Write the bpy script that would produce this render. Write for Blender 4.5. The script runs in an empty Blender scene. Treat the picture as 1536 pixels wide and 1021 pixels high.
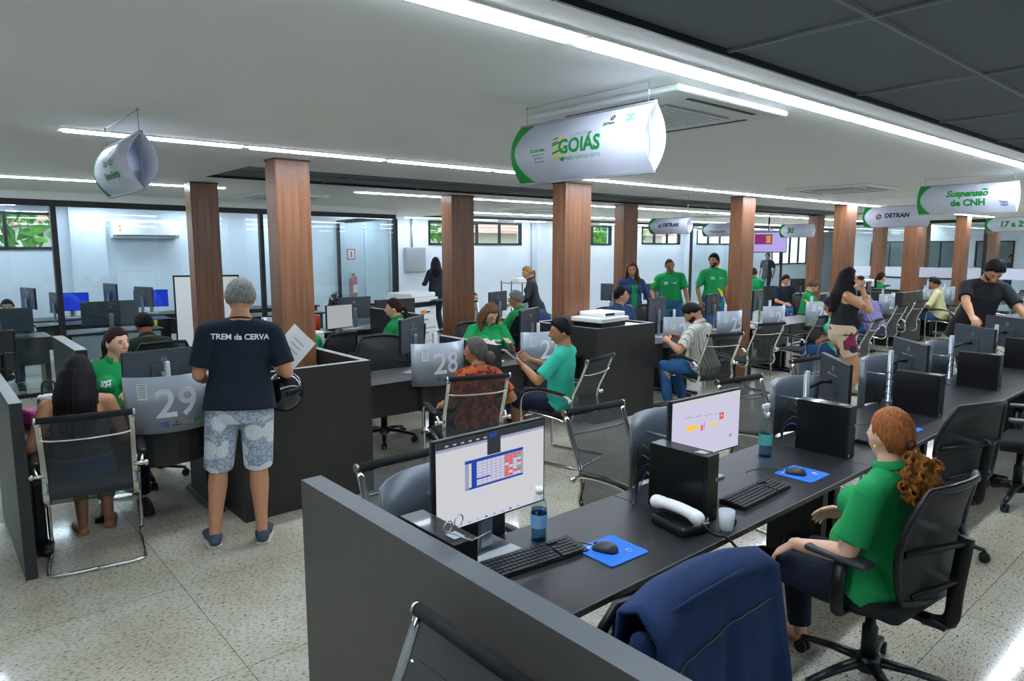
import bpy, bmesh, math, random
from mathutils import Vector, Matrix, Euler, noise
from mathutils.bvhtree import BVHTree
R=math.radians; PI=math.pi
S=bpy.context.scene; COL=S.collection
random.seed(7)
# ---------------- camera ----------------
cam=bpy.data.cameras.new('camera'); cam.lens=24.21; cam.sensor_width=36; cam.clip_start=.05; cam.clip_end=300
co=bpy.data.objects.new('camera',cam); COL.objects.link(co); S.camera=co
co.location=(0,0,1.9); co.rotation_euler=(R(90-7.695),0,R(49.047-90))
# ---------------- exposure and sky ----------------
S.view_settings.view_transform='Standard'; S.view_settings.look='None'; S.view_settings.gamma=1
S.view_settings.use_curve_mapping=False
S.view_settings.exposure=1.25
LAMP=22.0      # radiance of the ceiling lamp diffusers
W=bpy.data.worlds.new('sky'); S.world=W; W.use_nodes=True
wn=W.node_tree; bg=wn.nodes['Background']; bg.inputs[0].default_value=(.72,.86,1,1); bg.inputs[1].default_value=1.6
sun=bpy.data.lights.new('sun','SUN'); sun.energy=3; sun.angle=R(2); sun.color=(1,.95,.85)
so=bpy.data.objects.new('sun',sun); COL.objects.link(so); so.rotation_euler=(R(40),0,R(160))

# ---------------- materials ----------------
def lin(c):
    if isinstance(c,str):
        c=c.lstrip('#'); c=[int(c[i:i+2],16)/255 for i in (0,2,4)]
        c=[x/12.92 if x<=.04045 else ((x+.055)/1.055)**2.4 for x in c]
    return (c[0],c[1],c[2],1)
M={}
def mat(name,col,rough=.5,metal=0,bump=0,bscale=60,alpha=1,trans=0,spec=.5,emit=0,var=0,vscale=8,stretch=None,coat=0,ior=1.45):
    if name in M: return M[name]
    m=bpy.data.materials.new(name); m.use_nodes=True; nt=m.node_tree; N=nt.nodes; L=nt.links
    b=N['Principled BSDF']; c=lin(col)
    b.inputs['Base Color'].default_value=c; b.inputs['Roughness'].default_value=rough; b.inputs['Metallic'].default_value=metal
    b.inputs['Alpha'].default_value=alpha; b.inputs['Transmission Weight'].default_value=trans
    b.inputs['Specular IOR Level'].default_value=spec; b.inputs['Coat Weight'].default_value=coat; b.inputs['IOR'].default_value=ior
    if emit: b.inputs['Emission Color'].default_value=c; b.inputs['Emission Strength'].default_value=emit
    if bump or var:
        tc=N.new('ShaderNodeTexCoord'); mp=N.new('ShaderNodeMapping'); L.new(tc.outputs['Object'],mp.inputs[0])
        if stretch: mp.inputs['Scale'].default_value=stretch
        if var:
            n=N.new('ShaderNodeTexNoise'); n.inputs['Scale'].default_value=vscale; n.inputs['Detail'].default_value=5; L.new(mp.outputs[0],n.inputs[0])
            mr=N.new('ShaderNodeMapRange'); mr.inputs['From Min'].default_value=.3; mr.inputs['From Max'].default_value=.7
            mr.inputs['To Min'].default_value=1-var; mr.inputs['To Max'].default_value=1+var*.6
            L.new(n.outputs['Fac'],mr.inputs['Value'])
            mx=N.new('ShaderNodeVectorMath'); mx.operation='SCALE'; mx.inputs[0].default_value=c[:3]; L.new(mr.outputs[0],mx.inputs['Scale'])
            L.new(mx.outputs[0],b.inputs['Base Color'])
        if bump:
            n=N.new('ShaderNodeTexNoise'); n.inputs['Scale'].default_value=bscale; n.inputs['Detail'].default_value=4; L.new(mp.outputs[0],n.inputs[0])
            bp=N.new('ShaderNodeBump'); bp.inputs['Strength'].default_value=bump; bp.inputs['Distance'].default_value=.01
            L.new(n.outputs['Fac'],bp.inputs['Height']); L.new(bp.outputs[0],b.inputs['Normal'])
    M[name]=m; return m
def emat(name,col,s):
    if name in M: return M[name]
    m=bpy.data.materials.new(name); m.use_nodes=True; nt=m.node_tree; nt.nodes.clear()
    e=nt.nodes.new('ShaderNodeEmission'); o=nt.nodes.new('ShaderNodeOutputMaterial'); nt.links.new(e.outputs[0],o.inputs[0])
    e.inputs[0].default_value=lin(col); e.inputs[1].default_value=s; M[name]=m; return m
def glassmat(name,col,fac=1.0,rough=.02):
    m=bpy.data.materials.new(name); m.use_nodes=True; nt=m.node_tree; N=nt.nodes; L=nt.links; N.clear()
    t=N.new('ShaderNodeBsdfTransparent'); t.inputs[0].default_value=lin(col)
    g=N.new('ShaderNodeBsdfGlossy'); g.inputs['Roughness'].default_value=rough
    f=N.new('ShaderNodeLayerWeight'); pw=N.new('ShaderNodeMath'); pw.operation='POWER'; pw.inputs[1].default_value=5; L.new(f.outputs['Facing'],pw.inputs[0])
    k=N.new('ShaderNodeMath'); k.operation='MULTIPLY_ADD'; k.inputs[1].default_value=.9*fac; k.inputs[2].default_value=.045*fac; L.new(pw.outputs[0],k.inputs[0])
    x=N.new('ShaderNodeMixShader'); o=N.new('ShaderNodeOutputMaterial')
    L.new(k.outputs[0],x.inputs[0]); L.new(t.outputs[0],x.inputs[1]); L.new(g.outputs[0],x.inputs[2]); L.new(x.outputs[0],o.inputs[0])
    M[name]=m; return m
def meshmat(name,col,cover,rough=.6):   # open-weave netting
    m=bpy.data.materials.new(name); m.use_nodes=True; nt=m.node_tree; N=nt.nodes; L=nt.links; N.clear()
    t=N.new('ShaderNodeBsdfTransparent'); d=N.new('ShaderNodeBsdfPrincipled'); d.inputs['Base Color'].default_value=lin(col); d.inputs['Roughness'].default_value=rough
    x=N.new('ShaderNodeMixShader'); x.inputs[0].default_value=cover; o=N.new('ShaderNodeOutputMaterial')
    L.new(t.outputs[0],x.inputs[1]); L.new(d.outputs[0],x.inputs[2]); L.new(x.outputs[0],o.inputs[0]); M[name]=m; return m
def woodmat(name,c1,c2):
    m=bpy.data.materials.new(name); m.use_nodes=True; nt=m.node_tree; N=nt.nodes; L=nt.links; b=N['Principled BSDF']
    tc=N.new('ShaderNodeTexCoord'); mp=N.new('ShaderNodeMapping'); mp.inputs['Scale'].default_value=(22,22,.9); L.new(tc.outputs['Object'],mp.inputs[0])
    n=N.new('ShaderNodeTexNoise'); n.inputs['Scale'].default_value=1.6; n.inputs['Detail'].default_value=8; n.inputs['Roughness'].default_value=.65; L.new(mp.outputs[0],n.inputs[0])
    r=N.new('ShaderNodeValToRGB'); r.color_ramp.elements[0].color=lin(c1); r.color_ramp.elements[1].color=lin(c2)
    r.color_ramp.elements[0].position=.3; r.color_ramp.elements[1].position=.7
    L.new(n.outputs['Fac'],r.inputs[0]); L.new(r.outputs[0],b.inputs['Base Color']); b.inputs['Roughness'].default_value=.38
    M[name]=m; return m
def ramp(nt,inp,stops):
    r=nt.nodes.new('ShaderNodeValToRGB'); e=r.color_ramp.elements
    e[0].position,e[0].color=stops[0][0],lin(stops[0][1]); e[1].position,e[1].color=stops[-1][0],lin(stops[-1][1])
    for p,c in stops[1:-1]:
        k=e.new(p); k.color=lin(c)
    nt.links.new(inp,r.inputs[0]); return r
def floormat():
    m=bpy.data.materials.new('granite'); m.use_nodes=True; nt=m.node_tree; N=nt.nodes; L=nt.links; b=N['Principled BSDF']
    tc=N.new('ShaderNodeTexCoord')
    n1=N.new('ShaderNodeTexNoise'); n1.inputs['Scale'].default_value=2.2; n1.inputs['Detail'].default_value=6; L.new(tc.outputs['Object'],n1.inputs[0])
    base=ramp(nt,n1.outputs['Fac'],[(.3,'#b3ac96'),(.5,'#c2bda9'),(.7,'#cdcbc0')])
    mp=N.new('ShaderNodeMapping'); mp.inputs['Scale'].default_value=(1,2.6,1); mp.inputs['Rotation'].default_value=(0,0,R(28)); L.new(tc.outputs['Object'],mp.inputs[0])
    n2=N.new('ShaderNodeTexNoise'); n2.inputs['Scale'].default_value=24; n2.inputs['Detail'].default_value=4; n2.inputs['Roughness'].default_value=.7; L.new(mp.outputs[0],n2.inputs[0])
    f2=ramp(nt,n2.outputs['Fac'],[(.30,(0,0,0)),(.43,(1,1,1))])
    n3=N.new('ShaderNodeTexNoise'); n3.inputs['Scale'].default_value=48; n3.inputs['Detail'].default_value=3; L.new(mp.outputs[0],n3.inputs[0])
    f3=ramp(nt,n3.outputs['Fac'],[(.36,'#9a978c'),(.47,(1,1,1))])
    mx=N.new('ShaderNodeMix'); mx.data_type='RGBA'; L.new(f2.outputs[0],mx.inputs[0]); mx.inputs[6].default_value=lin('#4a463f'); L.new(base.outputs[0],mx.inputs[7])
    ml=N.new('ShaderNodeMix'); ml.data_type='RGBA'; ml.blend_type='MULTIPLY'; ml.inputs[0].default_value=.75; L.new(mx.outputs[2],ml.inputs[6]); L.new(f3.outputs[0],ml.inputs[7])
    br=N.new('ShaderNodeTexBrick'); br.offset=0; br.inputs['Scale'].default_value=1; br.inputs['Brick Width'].default_value=1.0; br.inputs['Row Height'].default_value=1.0
    br.inputs['Mortar Size'].default_value=.0022; br.inputs['Mortar Smooth'].default_value=0; L.new(tc.outputs['Object'],br.inputs[0])
    br.inputs['Color1'].default_value=(1,1,1,1); br.inputs['Color2'].default_value=(.93,.93,.93,1); br.inputs['Mortar'].default_value=(.25,.24,.22,1)
    mj=N.new('ShaderNodeMix'); mj.data_type='RGBA'; mj.blend_type='MULTIPLY'; mj.inputs[0].default_value=.8; L.new(ml.outputs[2],mj.inputs[6]); L.new(br.outputs[0],mj.inputs[7])
    L.new(mj.outputs[2],b.inputs['Base Color']); b.inputs['Roughness'].default_value=.09; b.inputs['Specular IOR Level'].default_value=.35
    M['granite']=m; return m
floormat()
woodmat('column wood','#67422d','#936342')
mat('white ceiling','#f1f3f1',.9); mat('wall paint','#ccd6e1',.85,var=.03,vscale=3); mat('dark tile','#70777d',.9,bump=.15,bscale=220)
mat('tile grid','#7d8386',.5); mat('black laminate','#302f2e',.42,bump=.05,bscale=90,var=.12,vscale=14,stretch=(1,1,.15))
mat('desk laminate','#222225',.36,bump=.05,bscale=160); mat('partition grey','#4b4a46',.45,var=.06,vscale=20); mat('partition top','#4d5256',.42)
mat('edge band','#8e9294',.35); mat('black metal','#15181a',.4,.3); mat('frame black','#17191b',.45)
mat('chrome','#d0cfc8',.12,1); mat('silver','#a9b0b6',.3,.8); mat('black plastic','#141517',.38); mat('dark grey plastic','#33373b',.4)
mat('monitor back','#4b5158',.34,.25); mat('white plastic','#e6e8e6',.4); mat('grey plastic','#9aa0a4',.45); mat('seat fabric','#17181b',.85,bump=.4,bscale=300)
mat('rubber','#1c1e20',.7); mat('plate grey','#98a1aa',.3,.1); mat('plate back','#4a525a',.33,.25); mat('number white','#eef0fb',.5)
mat('pc black','#0d0e10',.3,coat=.1); mat('white paper','#f2f3f1',.7); mat('denim','#1b3560',.9,bump=.5,bscale=250,var=.2,vscale=12)
mat('green sign','#0f9a3c',.5); mat('sign white','#cfd2e0',.5); mat('blue pad','#1a6fd0',.55); mat('red','#c02323',.45); mat('text dark','#2a2f3a',.6)
mat('text blue','#1d6fb0',.6); mat('text green','#139a43',.6); mat('yellow','#f0d31a',.6); mat('orange','#e07b1c',.6); mat('bottle label','#7fb0d8',.5); mat('teal print','#5cb9a8',.6)
mat('cable black','#101113',.5); mat('cable blue','#2a5fb0',.5); mat('key black','#23262b',.5); mat('orange plastic','#d9543a',.4)
mat('leaf','#4f8a2c',.7,var=.35,vscale=9); mat('bark','#5b4a3a',.9); mat('roof tile','#8a6a58',.8); mat('ext wall','#cfc9bd',.8); mat('asphalt','#8a8a86',.9)
glassmat('water','#a9cfe6',.4); mat('pink','#d8469a',.5)
glassmat('clear glass','#f3f9f9',1.0); glassmat('window glass','#f2f8f8',.8); glassmat('bottle glass','#eaf3f6',1.3,.04); glassmat('frosted','#dfeff2',1,.3)
meshmat('chair netting','#2b2f33',.78); meshmat('near netting','#3a4046',.62); meshmat('office netting','#17191c',.93)
M['lamp']=emat('lamp','#e4f0ff',LAMP)

# ---------------- mesh building ----------------
class MB:
    def __init__(s): s.bm=bmesh.new(); s.mats=[]; s.T=Matrix.Identity(4)
    def mi(s,m):
        if m is None: return 0
        if isinstance(m,str): m=M[m]
        if m not in s.mats: s.mats.append(m)
        return s.mats.index(m)
    def add(s,verts,faces,m=None,smooth=False):
        i=s.mi(m); vs=[s.bm.verts.new(s.T@Vector(v)) for v in verts]
        for f in faces:
            try:
                F=s.bm.faces.new([vs[k] for k in f]); F.material_index=i; F.smooth=smooth
            except ValueError: pass
        return s
    def box(s,lo,hi,m=None,bev=0,rot=None):
        i=s.mi(m); b=bmesh.new(); bmesh.ops.create_cube(b,size=1)
        c=[(lo[k]+hi[k])/2 for k in range(3)]; d=[abs(hi[k]-lo[k]) for k in range(3)]
        bmesh.ops.scale(b,vec=d,verts=b.verts)
        if bev: bmesh.ops.bevel(b,geom=b.edges[:],offset=min(bev,min(d)*.45),segments=2,affect='EDGES',profile=.5)
        Mx=Matrix.Translation(c)@(rot.to_4x4() if rot else Matrix.Identity(4))
        b.verts.index_update()
        s.add([Mx@v.co for v in b.verts],[[v.index for v in f.verts] for f in b.faces],m,False); b.free(); return s
    def tube(s,pts,r,m=None,n=8,closed=False,flat=1.0,up=(0,0,1),caps=True,round_=False):
        pts=[Vector(p) for p in pts]; k=len(pts)
        rs=r if isinstance(r,list) else [r]*k
        if round_ and not closed:
            a=(pts[0]-pts[1]).normalized(); b=(pts[-1]-pts[-2]).normalized()
            def g(x): return x if isinstance(x,tuple) else (x,x)
            r0=g(rs[0]); r1=g(rs[-1]); m0=min(r0); m1=min(r1)
            P0=[pts[0]+a*m0*t for t in (.97,.75,.4)]; Q0=[(r0[0]*q,r0[1]*q) for q in (.22,.66,.92)]
            P1=[pts[-1]+b*m1*t for t in (.4,.75,.97)]; Q1=[(r1[0]*q,r1[1]*q) for q in (.92,.66,.22)]
            pts=P0+pts+P1; rs=Q0+list(rs)+Q1; k=len(pts)
        V=[];F=[]; U=Vector(up); prev=None
        for i,p in enumerate(pts):
            if closed: t=(pts[(i+1)%k]-pts[i-1]).normalized()
            else: t=(pts[min(i+1,k-1)]-pts[max(i-1,0)]).normalized()
            if prev is None:
                x=t.cross(U)
                if x.length<1e-3: x=t.cross(Vector((0,1,0)))
                if x.length<1e-3: x=t.cross(Vector((1,0,0)))
                x.normalize()
            else:
                x=prev-t*prev.dot(t); x.normalize()
            prev=x; y=x.cross(t)
            q=rs[i]; rx,ry=(q if isinstance(q,tuple) else (q,q*flat))
            for j in range(n):
                a=2*PI*j/n; V.append(p+x*(rx*math.cos(a))+y*(ry*math.sin(a)))
        for i in range(k if closed else k-1):
            o=i*n; o2=((i+1)%k)*n
            for j in range(n): F.append((o+j,o+(j+1)%n,o2+(j+1)%n,o2+j))
        s.add(V,F,m,True)
        if not closed and caps:
            s.add(V[:n],[tuple(range(n-1,-1,-1))],m); s.add(V[-n:],[tuple(range(n))],m)
        return s
    def ring(s,c,r,z0,z1,m=None,n=20,r2=None):
        return s.rev([(0,z0),(r,z0),(r2 if r2 is not None else r,z1),(0,z1)],c,m,n)
    def rev(s,prof,c=(0,0,0),m=None,n=20,smooth=True,axis='z'):
        V=[];F=[];k=len(prof)
        for (r,z) in prof:
            for j in range(n):
                a=2*PI*j/n; x,y=r*math.cos(a),r*math.sin(a)
                v=(x,y,z) if axis=='z' else ((x,z,y) if axis=='y' else (z,x,y))
                V.append((c[0]+v[0],c[1]+v[1],c[2]+v[2]))
        for i in range(k-1):
            for j in range(n): F.append((i*n+j,i*n+(j+1)%n,(i+1)*n+(j+1)%n,(i+1)*n+j))
        s.add(V,F,m,smooth); return s
    def ell(s,c,r,m=None,n=14,rot=None):
        V=[];F=[];h=n//2+2; c=Vector(c)
        for i in range(h+1):
            f=PI*i/h
            for j in range(n):
                a=2*PI*j/n; v=Vector((r[0]*math.sin(f)*math.cos(a),r[1]*math.sin(f)*math.sin(a),r[2]*math.cos(f)))
                V.append(c+(rot@v if rot else v))
        for i in range(h):
            for j in range(n): F.append((i*n+j,(i+1)*n+j,(i+1)*n+(j+1)%n,i*n+(j+1)%n))
        s.add(V,F,m,True); return s
    def prism(s,poly,z0,z1,m=None,side=None,axis='z'):
        k=len(poly)
        def P(x,y,z): return (x,y,z) if axis=='z' else ((x,z,y) if axis=='y' else (z,x,y))
        V=[P(x,y,z0) for x,y in poly]+[P(x,y,z1) for x,y in poly]
        s.add(V,[tuple(range(k-1,-1,-1)),tuple(range(k,2*k))],m)
        s.add(V,[(i,(i+1)%k,k+(i+1)%k,k+i) for i in range(k)],side or m); return s
    def quad(s,pts,m=None): return s.add(pts,[(0,1,2,3)],m)
    def build(s,name,m=None,parent=None,loc=None,rz=0,fix=True):
        bmesh.ops.remove_doubles(s.bm,verts=s.bm.verts,dist=1e-5)
        if fix: bmesh.ops.recalc_face_normals(s.bm,faces=s.bm.faces)
        me=bpy.data.meshes.new(name); s.bm.to_mesh(me); s.bm.free()
        if not s.mats and m: s.mats=[M[m] if isinstance(m,str) else m]
        for x in s.mats: me.materials.append(x)
        o=bpy.data.objects.new(name,me); COL.objects.link(o)
        if parent is not None: o.parent=parent
        if loc: o.location=loc
        if rz: o.rotation_euler=(0,0,rz)
        return o
def tag(o,label=None,cat=None,group=None,kind=None):
    if label: o['label']=label
    if cat: o['category']=cat
    if group: o['group']=group
    if kind: o['kind']=kind
    return o
def empty(name,loc=(0,0,0),rz=0,label=None,cat=None,group=None):
    o=bpy.data.objects.new(name,None); COL.objects.link(o); o.location=loc; o.rotation_euler=(0,0,rz); o.empty_display_size=.1
    return tag(o,label,cat,group)
def struct(o): o['kind']='structure'; return o
NWD=dict(zip('17 18 19 21 22 23 24 25 26 27 28 29'.split(),'seventeen eighteen nineteen twenty-one twenty-two twenty-three twenty-four twenty-five twenty-six twenty-seven twenty-eight twenty-nine'.split()))
ORD='first second third fourth fifth sixth seventh eighth ninth tenth eleventh twelfth thirteenth fourteenth fifteenth sixteenth seventeenth eighteenth nineteenth twentieth'.split()
def dup(o,loc,rz,label=None,parent=None):
    c=o.copy(); COL.objects.link(c)
    if parent is not None: c.parent=parent
    else: c.location=loc; c.rotation_euler=(0,0,rz); c['label']=label
    for ch in o.children: dup(ch,None,0,None,c)
    return c
# lettering
_tc={}
def textgeo(t,size,bold=.0,align='CENTER'):
    k=(t,size,bold,align)
    if k in _tc: return _tc[k]
    cu=bpy.data.curves.new('t','FONT'); cu.body=t; cu.size=size; cu.offset=bold; cu.align_x=align; cu.align_y='CENTER'; cu.resolution_u=3
    o=bpy.data.objects.new('t',cu); COL.objects.link(o); dg=bpy.context.evaluated_depsgraph_get()
    me=bpy.data.meshes.new_from_object(o.evaluated_get(dg)); bpy.data.objects.remove(o); bpy.data.curves.remove(cu)
    b=bmesh.new(); b.from_mesh(me); bmesh.ops.triangulate(b,faces=b.faces[:])
    for _ in range(3):
        long=[e for e in b.edges if e.calc_length()>max(.022,size*.16)]
        if not long or size<.04: break
        bmesh.ops.subdivide_edges(b,edges=long,cuts=1); bmesh.ops.triangulate(b,faces=b.faces[:])
    b.verts.index_update()
    r=([(v.co.x,v.co.y) for v in b.verts],[tuple(v.index for v in f.verts) for f in b.faces]); b.free(); bpy.data.meshes.remove(me)
    _tc[k]=r; return r
def puttext(mb,t,size,fn,m,bold=0,align='CENTER',ox=0,oy=0,sx=1,shear=0):
    v,f=textgeo(t,size,bold,align); mb.add([fn(x*sx+ox+shear*y,y+oy) for x,y in v],f,m)
def plane(o,u,v):
    o,u,v=Vector(o),Vector(u),Vector(v); return lambda x,y:o+u*x+v*y
# ================= the room =================
H=2.6
X0,X1,Y0,YB=-4,34,-5,14.4
struct(MB().box((X0,Y0,-.1),(X1,YB+.0,0)).build('floor','granite'))
# ceiling: white slab with two dark tiled recesses and one by the back wall
c=MB()
def cs(x0,x1,y0,y1): c.box((x0,y0,H),(x1,y1,H+.12))
PB=(2.3,15.4,6.16,7.35); PC=(8.9,34,12.4,13.5)
cs(X0,X1,1.5,PB[2]); cs(X0,PB[0],PB[2],PB[3]); cs(PB[1],X1,PB[2],PB[3]); cs(X0,X1,PB[3],PC[2]); cs(X0,PC[0],PC[2],PC[3]); cs(X0,X1,PC[3],YB+.2)
cs(X0,X1,Y0,-1.9)
struct(c.build('ceiling','white ceiling'))
def recess(x0,x1,y0,y1,xs,ys):
    b=MB(); b.box((x0,y0,H+.025),(x1,y1,H+.06),'dark tile')
    for x in xs: b.box((x-.008,y0,H+.012),(x+.008,y1,H+.026),'tile grid')
    for y in ys: b.box((x0,y-.008,H+.0125),(x1,y+.008,H+.0265),'tile grid')
    b.box((x0,y0,H+.0),(x1,y0+.012,H+.03),'frame black'); b.box((x0,y1-.012,H+.0),(x1,y1,H+.03),'frame black'); b.box((x0,y0,H),(x0+.012,y1,H+.03),'frame black')
    return struct(b.build('ceiling'))
recess(X0,X1,-1.9,1.5,[2.35+1.11*i for i in range(-5,28)],[.98,-.2,-1.3])
recess(*PB,[2.3+1.25*i for i in range(1,10)],[6.75])
recess(*PC,[8.9+1.25*i for i in range(1,20)],[12.95])
# back wall with high windows
wins=[(-1.6,1.95,1.86,2.5),(9.75,12.84,1.96,2.56),(14.05,16.6,1.97,2.56),(18.1,20.2,2.0,2.56),(21.2,25.0,2.0,2.56),(26.5,31,1.2,2.5)]
w=MB(); x=X0
for a,b_,z0,z1 in wins:
    w.box((x,YB,0),(a,YB+.18,H)); w.box((a,YB,0),(b_,YB+.18,z0)); w.box((a,YB,z1),(b_,YB+.18,H)); x=b_
w.box((x,YB,0),(X1,YB+.18,H))
struct(w.build('wall_back','wall paint'))
struct(MB().box((X0-.15,Y0,0),(X0,YB+.18,H)).build('wall_left','wall paint'))
struct(MB().box((X0,Y0-.15,0),(X1,Y0,H)).build('wall_front','wall paint'))
n=0
for a,b_,z0,z1 in wins:
    n+=1; f=MB(); t=.05; y=YB+.02
    f.box((a,y-.04,z0),(b_,y+.06,z0+t)); f.box((a,y-.04,z1-t),(b_,y+.06,z1)); f.box((a,y-.04,z0),(a+t,y+.06,z1)); f.box((b_-t,y-.04,z0),(b_,y+.06,z1))
    k=max(2,round((b_-a)/.75))
    for i in range(1,k):
        xx=a+(b_-a)*i/k; f.box((xx-.022,y-.03,z0),(xx+.022,y+.05,z1))
    o=struct(f.build('window_%d'%n,'frame black'))
    g=MB(); g.box((a+t,y+.005,z0+t),(b_-t,y+.011,z1-t)); g.build('pane','window glass',o)
# pilasters and conduits on the back wall
for i,(xa,xb,d) in enumerate([(2.15,2.7,.12),(7.95,8.25,.06),(13.35,13.75,.14),(20.45,20.8,.14)]):
    struct(MB().box((xa,YB-d,0),(xb,YB,H)).build('trim_%d'%(i+1),'wall paint'))
for i,x in enumerate((8.62,9.25,13.2,17.5)):
    tag(MB().tube([(x,YB-.035,0 if i!=1 else 1.9),(x,YB-.035,H)],.025).build('conduit_pipe','grey plastic'),
      ['grey conduit pipe running floor to ceiling left of the electrical panel','short grey conduit pipe dropping from the ceiling to the electrical panel','grey conduit pipe on the back wall between the first two high windows','grey conduit pipe on the back wall left of the third high window'][i],'pipe')
e=empty('electrical_panel',(9.05,YB,1.15),0,'grey metal electrical panel box on the back wall behind the woman in dark blue','electrical panel')
MB().box((-.02,-.1,.15),(.55,0,.75),bev=.01).build('cabinet','grey plastic',e); MB().box((.0,-.112,.17),(.53,-.1,.73),bev=.004).build('door','silver',e)
# outside: ground, shrubs, roofs
struct(MB().box((X0-20,YB+.2,-.3),(X1+20,60,-.12)).build('ground','asphalt'))
def bush(x,y,z,r,label,tall=0):
    b=MB(); random.seed(int(x*10)+int(y))
    for i in range(260):
        a=random.uniform(0,2*PI); ph=random.uniform(-1,1); rr=r*random.uniform(.6,1.05)
        p=Vector((x+rr*math.cos(a)*math.sqrt(1-ph*ph),y+rr*.8*math.sin(a)*math.sqrt(1-ph*ph),z+rr*.8*ph))
        q=Euler((random.uniform(0,3),random.uniform(0,3),random.uniform(0,3))).to_matrix(); s=random.uniform(.1,.22)*r
        b.add([p+q@Vector(v)*s for v in ((-1,0,0),(0,.5,.1),(1,0,0),(0,-.5,.1))],[(0,1,2,3)],'leaf')
    o=empty('tree',(0,0,0),0,label,'tree'); b.build('foliage',None,o)
    MB().tube([(x,y,-.1),(x+.1,y,z*.6),(x,y,z)],[.12,.09,.05],'bark').build('trunk',None,o)
bush(1.2,18.5,2.4,1.3,'leafy green tree outside the left office window')
bush(3.4,17.2,1.4,.7,'low green shrub outside the left office window')
bush(13.6,19,2.9,1.1,'green tree outside the first high window beyond the columns')
bush(22.5,19.5,2.3,1.0,'green shrub outside the window of the right glass office')
bush(24.5,20.5,2.4,1.1,'green shrub right of the other one outside the right glass office')
e=empty('house',(0,0,0),0,'pale house with brown tiled roof outside the back windows','house')
MB().box((2.5,24,-.1),(32,30,2.6)).build('wall','ext wall',e)
MB().prism([(23.2,2.5),(30.8,2.5),(27,4.2)],2.2,32.3,axis='x').build('roof','roof tile',e)
e2=MB().box((6,19.6,-.1),(30,19.75,1.75)).build('garden_wall','ext wall'); tag(e2,'low pale boundary wall outside the back windows','wall')

# columns: (x0,x1,y0,y1)
cols=[(2.23,2.52,5.42,5.62,'wood-clad column rising out of the black box beside the standing man'),
 (2.33,2.62,7.95,8.15,'wood-clad column beside the whiteboard, leftmost of all'),
 (5.39,5.80,5.33,5.53,'wood-clad column at the black box that carries the printer'),
 (5.54,5.92,7.62,7.86,'wood-clad column behind the woman with light brown hair'),
 (8.72,9.06,5.2,5.39,'wood-clad column behind plate twenty-five'),
 (8.86,9.22,7.42,7.62,'wood-clad column behind the woman with curly hair'),
 (11.62,12.0,5.04,5.25,'wood-clad column behind the woman in the black tank top'),
 (15.18,15.5,7.2,7.42,'wood-clad column behind the man reading a sheet of paper'),
 (14.98,15.26,5.12,5.36,'wood-clad column rising from the far black box beside the yellow shirt'),
 (17.85,18.15,5.1,5.32,'wood-clad column at the far glass wall left of the exit sign'),
 (18.3,18.6,7.03,7.27,'wood-clad column with black glass frame on its right at the far end'),
 (20.6,20.9,5.2,5.5,'wood-clad column behind glass beyond the man in the black shirt'),
 (23.0,23.35,7.6,7.9,'wood-clad column behind the far glass wall, seen past the nearer column')]
for x0,x1,y0,y1,l in cols:
    e=empty('column',((x0+x1)/2,(y0+y1)/2,0),0,l,'column','wood-clad columns of the hall')
    hx,hy=(x1-x0)/2,(y1-y0)/2
    MB().box((-hx,-hy,0),(hx,hy,H-.01),bev=.004).build('cladding','column wood',e)
    MB().box((-hx-.004,-hy-.004,H-.012),(hx+.004,hy+.004,H)).build('top_trim','frame black',e)
# ceiling lamps
def lamp_proto():
    e=empty('ceiling_light')
    MB().box((0,-.058,-.006),(1.1,.058,-.0005),'white ceiling').build('housing',None,e)
    MB().prism([(-.047,-.006),(-.045,-.010),(-.03,-.015),(.03,-.015),(.045,-.010),(.047,-.006)],.028,1.072,'lamp',axis='x').build('diffuser',None,e); return e
lp=None
def lrow(y,x0,n,pitch,where):
    global lp
    for i in range(n):
        x=x0+i*pitch
        l='%s strip light from the left in the ceiling row %s'%(ORD[i],where)
        if lp is None: lp=lamp_proto(); o=lp; o.location=(x,y,H); o['label']=l
        else: o=dup(lp,(x,y,H),0,l)
        o['category']='ceiling light'; o['group']='strip lights of the ceiling row '+where
lrow(1.70,-2.66,20,1.11,'over the front desks')
lrow(4.95,.73,20,1.12,'over the middle counters')
lrow(8.5,-3.2,5,1.25,'over the left rear desks')
lrow(8.0,4.31,20,1.12,'over the rear counters')
lrow(11.1,8.0,18,1.12,'nearest the back wall')
lrow(-3.2,-2,16,1.5,'added for fill behind the camera')  # unseen row added as fill light, carrying the ceiling lamps on out of view
lrow(12.6,-2.0,6,1.5,'inside the left glass office')
lrow(13.95,-1.4,19,1.7,'along the back wall')
# ceiling cassettes
def cassette(x,y,l,s=.95,lipside=True):
    e=empty('air_conditioner',(x,y,H),0,l,'air conditioner','ceiling air conditioner cassettes')
    h=s/2; b=MB(); b.box((-h,-h,-.03),(h,h,-.0005),bev=.02); b.build('panel','white plastic',e)
    g=MB(); g.box((-h*.55,-h*.55,-.036),(h*.55,h*.55,-.029))
    g.build('grille','grey plastic',e)
    g=MB()
    for i in range(13):
        t=-h*.5+i*h/12; g.box((-h*.53,t-.006,-.042),(h*.53,t+.006,-.036))
    g.build('louvre','white plastic',e)
    for dx,dy,a in ((0,-h*.82,0),(0,h*.82,0),(-h*.82,0,1),(h*.82,0,1)):
        b=MB(); L_=h*.6
        if a: b.box((dx-.012,-L_,-.0325),(dx+.012,L_,-.029))
        else: b.box((-L_,dy-.012,-.0325),(L_,dy+.012,-.029))
        b.build('air_slot','frame black',e)
cassette(3.02,2.32,'white ceiling air conditioner cassette beside the sign reading GOIÁS')
cassette(3.9,9.3,'white ceiling air conditioner cassette between the two left columns')
cassette(8.5,3.75,'white ceiling air conditioner cassette above the two right hanging signs')
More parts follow.
